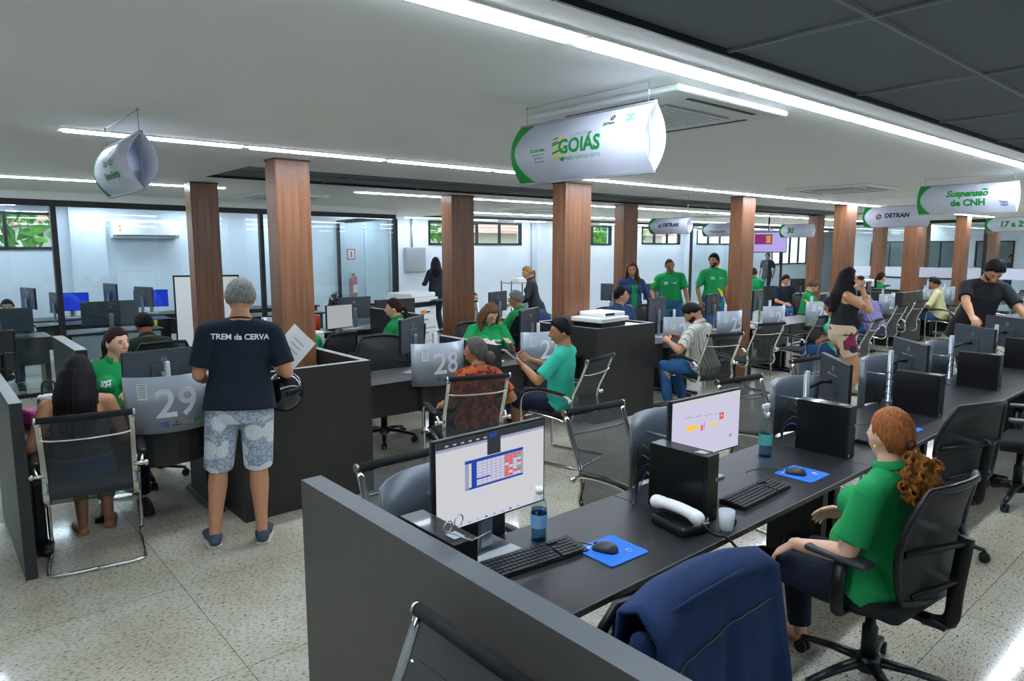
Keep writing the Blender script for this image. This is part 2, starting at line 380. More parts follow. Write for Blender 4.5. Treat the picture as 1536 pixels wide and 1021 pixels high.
cassette(9.2,9.9,'white ceiling air conditioner cassette near the back windows')
cassette(13.5,8.8,'white ceiling air conditioner cassette over the row of distant attendants')
# glass offices
def glasswall(p,q,posts,label,z1=2.6,band=False,rail=.08):
    p,q=Vector((*p,0)),Vector((*q,0)); d=(q-p); L_=d.length; a=math.atan2(d.y,d.x)
    e=empty('glass_wall',p,a,label,'glass wall')
    b=MB(); b.box((0,-.03,z1-rail),(L_,.03,z1-.002)); b.build('top_rail','frame black',e)
    MB().box((0,-.03,0),(L_,.03,.05)).build('bottom_rail','frame black',e)
    for t in posts: MB().box((t*L_-.032,-.032,.05),(t*L_+.032,.032,z1-rail)).build('post','frame black',e)
    for u,v in zip(posts[:-1],posts[1:]):
        MB().box((u*L_+.033,-.004,.051),(v*L_-.033,.004,z1-rail-.001)).build('pane','clear glass',e)
        if band: MB().box((u*L_+.034,-.009,1.12),(v*L_-.034,-.005,1.38)).build('frosted_band','sign white',e)
    return e
glasswall((-3.9,10.0),(6.85,11.2),[0,.27,.495,.755,1],'wide glass wall with black frame in front of the left office',z1=2.5)
glasswall((6.85,11.27),(7.3,14.36),[0,1],'short glass side wall closing the left office',z1=2.5)
b=MB(); b.box((-.0,-.04,2.5),(math.hypot(10.75,1.2),.04,2.6)); o=b.build('trim_20','white ceiling'); o.location=(-3.9,10.0,0); o.rotation_euler=(0,0,math.atan2(1.2,10.75)); struct(o)
glasswall((17.4,12.0),(27.5,12.0),[0,.53,1],'glass wall with black frame of the office behind column 25')
glasswall((20.2,8.9),(20.2,-1.0),[0,.18,.36,.55,.78,1],'glass wall with white frosted band across the far right end',band=True)
# rooms past the right glass wall
w=MB(); XR=24.6
ops=[(1.35,9.6,8.5,2.05),(1.35,8.0,7.45,2.05),(1.3,6.75,5.75,2.1),(.2,6.75,5.75,1.1)]
w.box((XR,-2,0),(XR+.15,5.75,H)); w.box((XR,5.75,0),(XR+.15,6.75,.2)); w.box((XR,5.75,1.1),(XR+.15,6.75,1.3)); w.box((XR,5.75,2.1),(XR+.15,6.75,H))
w.box((XR,6.75,0),(XR+.15,7.25,H)); w.box((XR,7.25,0),(XR+.15,8.15,.9)); w.box((XR,7.25,2.1),(XR+.15,8.15,H)); w.box((XR,8.15,0),(XR+.15,8.6,H))
w.box((XR,8.6,0),(XR+.15,9.8,.9)); w.box((XR,8.6,2.1),(XR+.15,9.8,H)); w.box((XR,9.8,0),(XR+.15,10.4,H))
struct(w.build('wall_right','wall paint'))
for i,(z0,z1,a,b_) in enumerate([(.2,1.1,5.75,6.75),(1.3,2.1,5.75,6.75),(.9,2.1,7.25,8.15),(.9,2.1,8.6,9.8)]):
    f=MB(); t=.04
    f.box((XR-.02,a,z0),(XR+.05,b_,z0+t)); f.box((XR-.02,a,z1-t),(XR+.05,b_,z1)); f.box((XR-.02,a,z0),(XR+.05,a+t,z1)); f.box((XR-.02,b_-t,z0),(XR+.05,b_,z1))
    f.box((XR-.02,(a+b_)/2-.015,z0),(XR+.05,(a+b_)/2+.015,z1))
    o=struct(f.build('window_%d'%(7+i),'frame black')); MB().box((XR+.01,a+t,z0+t),(XR+.016,b_-t,z1-t)).build('pane','window glass',o)
struct(MB().box((X1-.1,Y0,0),(X1,YB,H)).build('wall_right_far','wall paint'))
e=empty('exit_sign',(XR-.02,4.55,1.83),0,'small green and white exit sign on the far right wall','exit sign')
MB().box((-.02,-.2,0),(0,.2,.14)).build('board','white plastic',e)
b=MB(); b.box((-.024,.03,.02),(-.0205,.16,.12)); b.box((-.024,-.17,.05),(-.0205,-.05,.08)); b.prism([(-.05,.03),(-.05,.1),(0,.065)],-.024,-.0205,axis='x'); b.build('pictogram','green sign',e)
# office air conditioner
e=empty('split_air_conditioner',(3.35,YB,2.07),0,'long white split air conditioner high on the wall of the left office','air conditioner')
b=MB(); b.prism([(-.24,.06),(-.2,0),(0,0),(0,.33),(-.2,.33),(-.24,.28)],-.56,.56,axis='x')
b.build('body','white plastic',e)
b=MB(); b.box((-.5,-.245,.03),(.5,-.2,.055)); b.build('air_vent','dark grey plastic',e)
b=MB()
for i in range(8): b.box((-.49+i*.125,-.252,.028),(-.38+i*.125,-.24,.034))
b.build('louvre','grey plastic',e)
b=MB(); b.box((-.46,-.2425,.19),(-.42,-.2405,.23),'orange'); b.box((-.46,-.2425,.12),(-.42,-.2405,.15),'orange'); b.build('sticker',None,e)
# extinguisher seen through the glass
e=empty('fire_extinguisher',(7.62,YB-.086,.78),0,'red fire extinguisher hanging on the back wall behind the glass','fire extinguisher')
MB().rev([(0,0),(.075,.0),(.085,.03),(.085,.36),(.06,.42),(.025,.45),(.02,.5),(0,.5)]).build('cylinder','red',e)
MB().box((-.012,-.05,.5),(.012,.06,.53)).tube([(0,.05,.5),(.1,.05,.45),(.11,.04,.2)],.012).build('valve','black plastic',e)
b=MB(); b.box((-.05,-.088,.1),(.05,-.075,.28),'white paper'); b.build('paper_label',None,e)
e=empty('safety_sign',(7.62,YB-.001,1.62),0,'red square fire extinguisher sign on the back wall','sign')
MB().box((-.1,-.01,0),(.1,0,.25)).build('board','red',e)
b=MB(); b.box((-.07,-.014,.03),(.07,-.0105,.22),'white paper'); b.box((-.025,-.018,.06),(.025,-.0145,.19),'red'); b.build('pictogram',None,e)
# wall television in the right glass office
e=empty('television',(15.0,8.25,1.8),R(-60),'wall television with a pale violet screen beyond column 25','television')
MB().box((-.4,-.03,-.02),(.4,.02,.47),bev=.008).build('housing','black plastic',e)
b=MB(); q=plane((0,-.032,.22),(1,0,0),(0,0,1)); b.quad([q(-.385,-.22),q(.385,-.22),q(.385,.22),q(-.385,.22)],emat('tv violet','#a79bd6',.5))
q=plane((0,-.034,.22),(1,0,0),(0,0,1)); b.quad([q(-.3,-.05),q(.08,-.05),q(.08,.18),q(-.3,.18)],emat('tv magenta','#8a3a72',.4)); q=plane((0,-.035,.22),(1,0,0),(0,0,1)); b.quad([q(-.05,-.02),q(.05,-.02),q(.05,.15),q(-.05,.15)],emat('tv amber','#c08a40',.5))
b.build('screen',None,e)
MB().tube([(0,.02,.3),(0,.1,.4),(0,.1,.80)],.02).build('bracket','black metal',e)
# ================= furniture =================
def smoothpath(P,k=4):
    P=[Vector(p) for p in P]; out=[]
    for i in range(len(P)-1):
        p0=P[max(i-1,0)];p1=P[i];p2=P[i+1];p3=P[min(i+2,len(P)-1)]
        for j in range(k):
            t=j/k; out.append(.5*((2*p1)+(p2-p0)*t+(2*p0-5*p1+4*p2-p3)*t*t+(3*p1-p0-3*p2+p3)*t**3))
    out.append(P[-1]); return out
BK=[(-.395,.945),(-.335,.80),(-.265,.66),(-.245,.56),(-.262,.48),(-.235,.42),(-.17,.405),(-.05,.425),(.10,.44),(.21,.445)]
def visitor_chair_proto(net='chair netting'):
    e=empty('visitor_chair')
    P=smoothpath([(0,y,z) for y,z in BK],3)
    for s in (-1,1):
        b=MB(); b.tube([(s*.228,p.y,p.z) for p in P],(.011),'chrome',n=8,flat=1.7,up=(1,0,0)); b.build('side_rail',None,e)
        b=MB(); F=smoothpath([(s*.262,-.262,.60),(s*.275,-.20,.635),(s*.275,-.05,.655),(s*.272,.13,.65),(s*.266,.235,.59),(s*.262,.255,.45),(s*.258,.25,.16),(s*.258,.245,.05),(s*.25,.21,.014),(s*.25,.0,.013),(s*.25,-.24,.013),(s*.235,-.30,.013),(s*.17,-.32,.013),(0,-.32,.013)],4)
        b.tube(F,.0125,'chrome',n=8); b.build('frame_tube',None,e)
        b=MB(); b.tube(smoothpath([(s*.276,-.20,.65),(s*.276,-.02,.672),(s*.274,.12,.668),(s*.27,.20,.64)],3),(.024,.012),'black plastic',n=8,up=(0,0,1)); b.build('armrest',None,e)
        b=MB(); b.tube([(s*.225,-.262,.60),(s*.285,-.262,.60)],.013,'chrome').ell((s*.29,-.262,.60),(.018,.018,.018),'chrome',8); b.build('knob',None,e)
        b=MB(); b.tube([(s*.23,.15,.43),(s*.26,.2,.415),(s*.262,.252,.40)],.009,'chrome',n=6); b.build('seat_bracket',None,e)
    b=MB(); b.tube([(-.235,-.398,.952),(.235,-.398,.952)],.019,'seat fabric',n=10); b.build('top_roll',None,e)
    for s in (-1,1): MB().tube([(s*.235,-.398,.952),(s*.247,-.398,.952)],.02,'chrome',n=10).build('end_cap',None,e)
    b=MB(); b.tube(smoothpath([(-.225,-.358,.835),(-.17,-.372,.825),(0,-.378,.82),(.17,-.372,.825),(.225,-.358,.835)],3),(.007,.013),'chrome',n=8,up=(0,1,0)); b.build('cross_bar',None,e)
    b=MB(); Q=P[:17]; V=[];F=[]
    for p in Q: V+=[(-.22,p.y,p.z),(.22,p.y,p.z)]
    for i in range(len(Q)-1): F.append((2*i,2*i+1,2*i+3,2*i+2))
    b.add(V,F,net,True); b.build('backrest',None,e,fix=False)
    b=MB(); b.box((-.218,-.2,.425),(.218,.215,.462),'seat fabric',bev=.016); b.build('seat',None,e)
    return e
def task_chair_proto():
    e=empty('office_chair')
    b=MB(); b.box((-.245,-.22,.44),(.245,.25,.51),'seat fabric',bev=.035); b.build('seat',None,e)
    b=MB(); b.box((-.12,-.14,.40),(.12,.14,.438),'black plastic',bev=.01); b.box((-.03,-.30,.40),(.03,-.1,.43),'black plastic',bev=.008)
    b.build('mechanism',None,e)
    # curved back: frame + netting
    def bp(u,v): # u -1..1, v 0..1
        w=.20+.045*math.sin(PI*min(1,v*1.1))-.02*(v>.9)
        return (u*w*1.08,-.265-.06*v+.05*u*u+.03*math.sin(v*PI),.54+.46*v)
    loop=[bp(-1,i/8) for i in range(9)]+[bp(-.5,1.02),bp(0,1.03),bp(.5,1.02)]+[bp(1,1-i/8) for i in range(9)]+[bp(.5,-.02),bp(-.5,-.02)]
    b=MB(); b.tube(loop,.015,'black plastic',n=8,closed=True); b.build('back_frame',None,e)
    V=[];F=[]
    for i in range(9):
        for j in range(7): V.append(bp(-.97+1.94*j/6,i/8))
    for i in range(8):
        for j in range(6): F.append((i*7+j,i*7+j+1,(i+1)*7+j+1,(i+1)*7+j))
    b=MB(); b.add(V,F,'office netting',True); b.build('backrest',None,e,fix=False)
    b=MB(); b.tube(smoothpath([(0,-.2,.41),(0,-.30,.44),(0,-.315,.58),(0,-.335,.80)],4),(.03,.013),'black plastic',n=8,up=(1,0,0))
    b.tube([bp(-.9,.45),(0,-.34,.78),bp(.9,.45)],.014,'black plastic'); b.tube([bp(-.8,.05),(0,-.325,.62),bp(.8,.05)],.012,'black plastic'); b.build('back_support',None,e)
    for s in (-1,1):
        b=MB(); b.tube([(s*.17,0,.43),(s*.28,0,.43),(s*.295,0,.50),(s*.295,-.01,.66)],(.014,.03),'black plastic',n=8,up=(1,0,0)); b.build('arm_post',None,e)
        b=MB(); b.box((s*.295-.042,-.13,.665),(s*.295+.042,.13,.69),'dark grey plastic',bev=.012); b.build('armrest',None,e)
    b=MB(); b.rev([(0,.12),(.032,.12),(.032,.28),(.022,.285),(.022,.40),(0,.4)],m='black metal',n=14); b.build('gas_column',None,e)
    b=MB(); b.rev([(0,.08),(.05,.08),(.05,.14),(0,.145)],m='black plastic',n=14)
    for k in range(5):
        a=2*PI*k/5+.3; c,s=math.cos(a),math.sin(a)
        b.tube([(c*.02,s*.02,.12),(c*.16,s*.16,.105),(c*.31,s*.31,.075)],[(.03,.02),(.024,.016),(.018,.012)],'black plastic',n=8,up=(0,0,1))
    b.build('star_base',None,e)
    for k in range(5):
        a=2*PI*k/5+.3; c,s=math.cos(a),math.sin(a)
        b=MB(); p=Vector((c*.31,s*.31,.03)); t=Vector((-s,c,0))
        for q in (-1,1): b.tube([p+t*q*.006,p+t*q*.024],.029,'rubber',n=12)
        b.tube([p,p+Vector((0,0,.045))],.009,'black metal',n=6); b.build('caster',None,e)
    return e
def screen_sheet(b,q,w,h):
    def r(x0,y0,x1,y1,m,dz=0): b.quad([q(x0,y0,dz),q(x1,y0,dz),q(x1,y1,dz),q(x0,y1,dz)],m)
    return r
scr_white=emat('screen white','#c9c9ce',.44); emat('screen dark','#30343c',.5); emat('screen blue','#1f3c8c',.6); emat('screen red','#c84a4a',.6); emat('screen green','#46a46a',.6)
emat('screen lilac','#c3c2d8',.46); emat('screen orange','#e0a02a',.7); emat('screen light blue','#3f83ff',.42); emat('screen royal','#2543e0',.34); emat('screen off','#0c0e10',.02); emat('screen grey','#9a9da0',.5); emat('screen line','#8d93a8',.5)
def monitor(loc,rz,label,content='off',zc=.35,post=True,w=.54,h=.315,tilt=0,group=None,stand='foot',arm=(-.12,.12)):
    e=empty('monitor',loc,rz,label,'monitor',group)
    b=MB(); b.box((-w/2,-.008,zc-h/2),(w/2,.012,zc+h/2),'black plastic',bev=.004); b.build('bezel',None,e)
    b=MB(); b.prism([(-w/2+.004,zc-h/2+.004),(w/2-.004,zc-h/2+.004),(w/2-.004,zc+h/2-.004),(-w/2+.004,zc+h/2-.004)],.012,.022,'monitor back',axis='y')
    b.box((-.09,.02,zc-.09),(.09,.03,zc+.05),'monitor back',bev=.004); b.build('back_cover',None,e)
    b=MB(); q=plane((0,.0225,zc+h*.32),(-1,0,0),(0,0,1)); 
    b.tube([(.018*math.cos(t*PI/8),.0235,zc+.085+.018*math.sin(t*PI/8)) for t in range(16)],.0018,'silver',n=5,closed=True)
    puttext(b,'DELL',.013,plane((0,.0235,zc+.085),(-1,0,0),(0,0,1)),'silver',.0005); b.build('emblem',None,e)
    b=MB(); Q=plane((0,-.0092,zc),(1,0,0),(0,0,1)); q=lambda x,y,d=0:Q(x,y)-Vector((0,d,0))
    r=screen_sheet(b,q,w,h); W2,H2=w/2-.008,h/2-.01
    base={'off':'screen off','grey':'screen grey','sheet':'screen white','page':'screen lilac','blue':'screen royal'}[content]
    r(-W2,-H2-.002,W2,H2,base)
    if content=='sheet':
        r(-W2,H2-.024,W2,H2,'screen dark',.0004); r(-W2,H2-.034,W2,H2-.024,'screen line',.0004); r(-W2,-H2,W2,-H2+.014,'screen lilac',.0004)
        for i in range(6): r(-W2+.04+i*.035,H2-.018,-W2+.055+i*.035,H2-.012,'screen grey',.0006)
        r(-.03,H2-.085,.035,H2-.012,'screen dark',.0008); r(-.02,H2-.02,.015,H2-.006,'screen blue',.001)
        x0,y0,x1,y1=-.135,-.035,.15,.075
        r(x0,y1-.012,x1,y1,'screen blue',.0006); r(x0,y0,x0+.018,y1-.012,'screen line',.0006); r(x0+.03,y0,x0+.055,y1-.012,'screen blue',.0006); r(x0,y0,x1,y0+.008,'screen blue',.0006)
        random.seed(3); r(x0+.06,y0+.01,x1,y1-.013,'screen line',.00065)
        for i in range(10):
            for j in range(8):
                xx=x0+.062+i*.0215; yy=y0+.012+j*.0108
                m='screen line'
                if i>=6 and random.random()<.6: m=random.choice(['screen red','screen green','screen red'])
                r(xx,yy,xx+.0185,yy+.0082,m if (i>=6 and m!='screen line') else 'screen lilac',.0007)
        r(x0+.055,y0+.03,x0+.12,y0+.036,'screen blue',.0009); r(x0,y0-.03,x0+.11,y0-.012,'screen lilac',.0006)
        for i in range(8): r(-W2+.1+i*.04,-H2+.004,-W2+.112+i*.04,-H2+.01,random.choice(['screen blue','screen green','screen grey']),.0007)
    if content=='page':
        r(-W2,H2-.02,W2,H2,'screen white',.0004); r(-.16,-.005,-.08,.018,'screen orange',.0006); r(.03,-.005,.08,.008,'screen orange',.0006); r(.1,.015,.135,.05,'screen red',.0006)
        r(.112,.028,.123,.04,'screen white',.0008); r(-.05,-.02,-.035,.01,'screen red',.0006); r(-.028,-.012,-.022,.02,'screen red',.0006)
        for i in range(4): r(-.18+i*.08,.06-i*.004,-.12+i*.08,.064-i*.004,'screen grey',.0006)
        r(.19,-.09,.21,-.075,'screen green',.0006)
    if content=='blue':
        for k in range(5):
            a0=.3+k*.35; pts=[]
            for t in range(9):
                a=a0+t*.12; rr=.17+.02*k; pts.append((-.02+rr*math.cos(a),-.16+rr*1.4*math.sin(a)*.9))
            for i in range(8):
                (xa,ya),(xb,yb)=pts[i],pts[i+1]
                if max(abs(xa),abs(xb))<W2 and max(abs(ya),abs(yb))<H2-.01: b.quad([q(xa,ya,.0005),q(xb,yb,.0005),q(xb,yb+.008,.0005),q(xa,ya+.008,.0005)],'screen light blue')
    b.build('screen',None,e)
    b=MB()
    if stand=='foot':
        b.box((-.03,.03,.02),(.03,.05,zc),'silver',bev=.005); b.box((-.11,-.05,0),(.11,.13,.012),'grey plastic',bev=.005); b.build('stand',None,e)
    elif stand=='arm':
        b.tube([(0,.03,zc),(0,.09,zc)],.014,'black metal'); b.tube([(0,.09,zc),(arm[0]*.9,arm[1]*.95,zc)],.014,'black metal'); b.build('support_arm',None,e)
    else:
        b.tube([(0,.03,zc),(0,.09,zc)],.014,'black metal'); b.tube([(0,.09,0),(0,.09,zc+.1)],.018,'silver'); b.box((-.08,.04,0),(.08,.15,.01),'grey plastic',bev=.003); b.build('stand',None,e)
    return e
def pc(loc,rz,label,lying=False):
    e=empty('desktop_computer',loc,rz,label,'computer','black desktop computer cases on the front desks')
    b=MB(); b.box((-.046,-.135,0),(.046,.15,.29),'pc black',bev=.003); b.build('case',None,e)
    b=MB(); b.box((-.0465,-.15,0),(.0465,-.135,.291),'black plastic',bev=.004); b.box((.005,-.1515,.02),(.04,-.149,.05),'dark grey plastic'); b.box((-.03,-.1515,.20),(-.02,-.149,.27),'dark grey plastic'); b.box((.02,-.152,.17),(.034,-.149,.185),'grey plastic')
    b.build('front_bezel',None,e)
    b=MB(); b.box((-.02,-.12,.2905),(.02,-.07,.2915),'grey plastic'); b.build('sticker',None,e); b=MB(); b.box((-.036,-.1522,.008),(-.02,-.1512,.022),'white paper'); b.build('sticker',None,e)
    b=MB(); random.seed(int(loc[0]*100))
    for k in range(4):
        m='cable black' if k<3 else 'cable blue'; x=-.03+.02*k
        b.tube(smoothpath([(x,.15,.24-.06*k),(x+random.uniform(-.04,.04),.21,.26-.05*k),(x+random.uniform(-.06,.02),.235,.10),(x-.03,.22+.01*k,.012),(x-.1-.02*k,.17,.008)],4),.0035 if k<3 else .003,m,n=6)
    b.build('cable',None,e)
    return e
def keyboard_proto():
    e=empty('keyboard')
    b=MB(); b.prism([(-.06,.0),(.07,.0),(.07,.022),(-.06,.01)],-.22,.22,'black plastic',axis='x'); b.build('base',None,e)
    b=MB()
    for j in range(6):
        for i in range(21):
            x=-.21+i*.0203-(.008 if i>15 else 0)
            if i in (15,) or (i in(19,20) and j==5 and False): continue
            if j==4 and 15<=i<=17: continue
            y=-.05+j*.0195; z=.011+(y+.06)/.13*.012
            if j==0 and 4<=i<=9:
                if i>4: continue
                b.box((x-.008,y-.008,z),(x+.108,y+.008,z+.006),'key black',bev=.0015); continue
            b.box((x-.0085,y-.008,z),(x+.0085,y+.008,z+.006),'key black')
    b.build('keys',None,e); return e
def mouse_proto():
    e=empty('computer_mouse')
    b=MB(); n=12; V=[];F=[]
    for i in range(n+1):
        y=-.055+.11*i/n; t=(y/.055)
        w=.031*math.sqrt(max(0,1-t**4)); hh=.036*math.sqrt(max(0,1-t*t))*(1-.2*t)
        for j in range(9):
            a=PI*j/8; V.append((w*math.cos(a),y,hh*math.sin(a)))
    for i in range(n):
        for j in range(8): F.append((i*9+j,i*9+j+1,(i+1)*9+j+1,(i+1)*9+j))
        F.append((i*9+8,i*9,(i+1)*9,(i+1)*9+8))
    b.add(V,F,'dark grey plastic',True); b.build('body',None,e)
    MB().tube([(0,.034,.024),(0,.046,.018)],.004,'rubber',n=6).build('scroll_wheel',None,e)
    MB().tube(smoothpath([(0,.054,.008),(0,.12,.006),(-.06,.19,.006),(-.13,.22,.006)],4),.002,'cable black',n=5).build('cable',None,e)
    return e
def mouse_pad(loc,rz,label):
    e=empty('mouse_pad',loc,rz,label,'mouse pad','blue mouse pads on the front desks')
    P=[]
    for cx,cy,a in ((.09,.085,0),(-.09,.085,1),(-.09,-.085,2),(.09,-.085,3)):
        for k in range(4): t=(a+k/3)*PI/2; P.append((cx+.015*math.cos(t),cy+.015*math.sin(t)))
    b=MB(); b.prism(P,0,.004,'blue pad'); b.build('mat',None,e)
    b=MB(); puttext(b,'VAPT VUPT',.02,plane((-.03,.07,.0045),(1,0,0),(0,1,0)),'number white')
    b.tube([(.05+.014*math.cos(t*PI/8),-.045+.014*math.sin(t*PI/8),.0045) for t in range(14)],.0014,'number white',n=4); b.build('printed_logo',None,e)
    return e
def numplate(loc,rz,num,label,back=False):
    ch,sg,z0,z1=.58,.14,-.06,.32; Rr=(ch*ch/4+sg*sg)/(2*sg); A=math.asin(ch/2/Rr)
    e=empty('counter_plate',loc,rz,label,'counter plate','curved grey counter plates')
    def mp(x,y,d=0):
        a=x/Rr; r=Rr+d; return Vector((r*math.sin(a),(Rr-sg)-r*math.cos(a),y))
    n=16; V=[];F=[]
    for i in range(n+1):
        x=-A*Rr+2*A*Rr*i/n
        V+=[mp(x,z0),mp(x,z1),mp(x,z1,-.005),mp(x,z0,-.005)]
    for i in range(n):
        o=4*i
        for k in range(4): F.append((o+k,o+(k+1)%4,o+4+(k+1)%4,o+4+k))
    F+=[(0,1,2,3),(4*n+3,4*n+2,4*n+1,4*n)]
    b=MB(); b.add(V,F,'plate back' if back else 'plate grey',True); o=b.build('curved_panel',None,e)
    for p in o.data.polygons: p.use_smooth = abs(p.normal.z)<.5
    b=MB(); b.rev([(0,0),(.035,0),(.035,.008),(.019,.012),(.019,.385),(.016,.39),(0,.39)],(0,.055,0),'silver',16); b.tube([(0,.05,.2),(0,-.128,.2)],.008,'silver',n=6); b.build('post',None,e)
    if num:
        f=lambda x,y:mp(x,y+.13,.0012)
        b=MB(); puttext(b,num,.27,f,'number white',bold=.004); b.build('number',None,e)
        b=MB(); f=lambda x,y:mp(x,y,.0012)
        puttext(b,'VAPT',.022,lambda x,y:f(x-.085,y+.005),'text blue',.0008); puttext(b,'VUPT',.022,lambda x,y:f(x-.08,y-.013),'text blue',.0008)
        puttext(b,'DETRAN',.014,lambda x,y:f(x-.015,y-.012),'text dark',.0006); b.quad([f(-.022,.008),f(-.012,-.002),f(-.002,.008),f(-.012,.018)],'red')
        puttext(b,'economia',.014,lambda x,y:f(x+.055,y),'number white'); b.quad([f(.088,-.02),f(.09,-.02),f(.09,.02),f(.088,.02)],'number white')
        puttext(b,'GOIÁS',.026,lambda x,y:f(x+.14,y+.002),'text green',.001); b.build('printed_logos',None,e)
    if num or not back:
        b=MB(); f=lambda x,y:mp(x,y,.0015); b.quad([f(-.235,.17),f(-.175,.17),f(-.175,.28),f(-.235,.28)],'white paper')
        for i in range(6): y=.185+i*.016; b.quad([mp(-.228,y,.002),mp(-.184,y,.002),mp(-.184,y+.006,.002),mp(-.228,y+.006,.002)],'plate grey' if i!=0 else 'teal print')
        b.build('notice',None,e)
    return e
def counter(x0,x1,y0,label,bulge=True,depth=.62,z=.74,cx=None,mod=True):
    cx=cx or (x0+x1)/2; e=empty('counter_desk',(cx,y0,0),0,label,'desk','black counters of the middle row'); a,b_=x0-cx,x1-cx
    P=[(a,0)]
    if bulge:
        for k in range(9): t=PI*k/8; P.append((-.22*math.cos(t),-.13*math.sin(t)))
    P+=[(b_,0),(b_,depth),(a,depth)]
    b=MB(); b.prism(P,z-.025,z,'desk laminate'); b.build('worktop',None,e)
    if bulge:
        b=MB(); pts=[(a+.03,.05)]+[(-.2*math.cos(PI*k/8),.04-.12*math.sin(PI*k/8)) for k in range(9)]+[(b_-.03,.05)]
        P2=pts+[(x,y+.02) for x,y in reversed(pts)]
        b.prism(P2,z-.30,z-.026,'black laminate'); b.build('modesty_panel',None,e)
    for s,xx in ((-1,a+.06),(1,b_-.06)):
        b=MB(); b.box((xx-.03,.12,.05),(xx+.03,depth-.1,z-.026),'black metal',bev=.01); b.tube([(xx,-.04,.028),(xx,depth+.02,.028)],(.04,.024),'black plastic',n=10,round_=True); b.build('leg',None,e)
    return e
def frontdesk(x0,x1,label):
    cx=(x0+x1)/2; e=empty('office_desk',(cx,1.43,0),0,label,'desk','black desks of the front row'); a=(x1-x0)/2-.001
    b=MB(); b.box((-a,0,.714),(a,.62,.74),'desk laminate',bev=.003); b.build('worktop',None,e)
    b=MB(); b.box((-a+.05,.3,.64),(a-.05,.36,.713),'black metal'); b.build('beam',None,e)
    for s in (-1,1):
        b=MB(); b.box((s*(a-.07)-.035,.2,.03),(s*(a-.07)+.035,.52,.713),'black metal',bev=.006); b.tube([(s*(a-.07),.03,.022),(s*(a-.07),.6,.022)],(.034,.02),'black plastic',n=10,round_=True); b.build('leg',None,e)
def boxcab(x0,x1,y0,y1,label,z=1.04):
    e=empty('partition_box',((x0+x1)/2,(y0+y1)/2,0),0,label,'partition'); hx,hy=(x1-x0)/2,(y1-y0)/2; t=.055
    for nm,lo,hi in (('front_panel',(-hx,-hy),(hx,-hy+t)),('left_panel',(-hx,-hy+t+.001),(-hx+t,hy)),('right_panel',(hx-t,-hy+t+.001),(hx,hy)),('back_panel',(-hx+t+.001,hy-t),(hx-t-.001,hy))):
        b=MB(); b.box((lo[0],lo[1],0),(hi[0],hi[1],z-.002),'black laminate'); b.box((lo[0],lo[1],z-.002),(hi[0],hi[1],z),'edge band'); b.build(nm,None,e)
    return e
def partition(x0,x1,y0,y1,label,z=1.04,body='black laminate',top='edge band',z0=0):
    e=empty('partition_panel',((x0+x1)/2,(y0+y1)/2,0),0,label,'partition'); hx,hy=(x1-x0)/2,(y1-y0)/2
    b=MB(); b.box((-hx,-hy,z0),(hx,hy,z-.003),body); b.build('panel',None,e); b=MB(); b.box((-hx,-hy,z-.003),(hx,hy,z),top); b.build('edge_strip',None,e); return e
def bottle(loc,label,h=.22,r=.033,cap='white plastic',pump=False,level=.6):
    e=empty('bottle',loc,0,label,'bottle')
    k=h/.22
    MB().rev([(0,0),(r,0),(r,.015),(r*.93,.05*k),(r,.09*k),(r,.13*k),(r*.8,.165*k),(.013,.19*k),(.013,.2*k),(0,.2*k)],m='bottle glass',n=16).build('shell',None,e)
    MB().rev([(0,.003),(r*.9,.003),(r*.86,.05*k),(r*.9,.09*k),(r*.9,h*level),(0,h*level)],m='water',n=14).build('liquid',None,e)
    MB().rev([(r+.0008,.06*k),(r+.0008,.115*k)],m='bottle label' if not pump else 'teal print',n=16).build('paper_label',None,e)
    b=MB(); b.rev([(0,.195*k),(.016,.195*k),(.016,.22*k),(0,.222*k)],m=cap,n=12)
    if pump: b.box((-.045,-.01,.24*k),(.018,.01,.265*k),cap,bev=.006); b.tube([(0,0,.22*k),(0,0,.25*k)],.01,cap); b.tube([(-.03,0,.24*k),(-.035,0,.21*k)],.004,cap)
    b.build('cap' if not pump else 'spray_head',None,e); return e
def printer(loc,rz,label,big=True):
    e=empty('printer',loc,rz,label,'printer')
    MB().box((-.22,-.19,0),(.22,.19,.055),'black plastic',bev=.01).build('base',None,e)
    MB().box((-.26,-.21,.055),(.26,.21,.105),'white plastic',bev=.012).build('scanner_bed',None,e)
    MB().box((-.12,-.16,.105),(.25,.2,.155),'white plastic',bev=.012).build('document_feeder',None,e)
    MB().box((-.11,-.165,.12),(.05,.0,.148),'black plastic',bev=.004).build('paper_slot',None,e)
    MB().box((-.25,-.212,.075),(.1,-.2,.082),'grey plastic').build('seam_line',None,e)
    return e
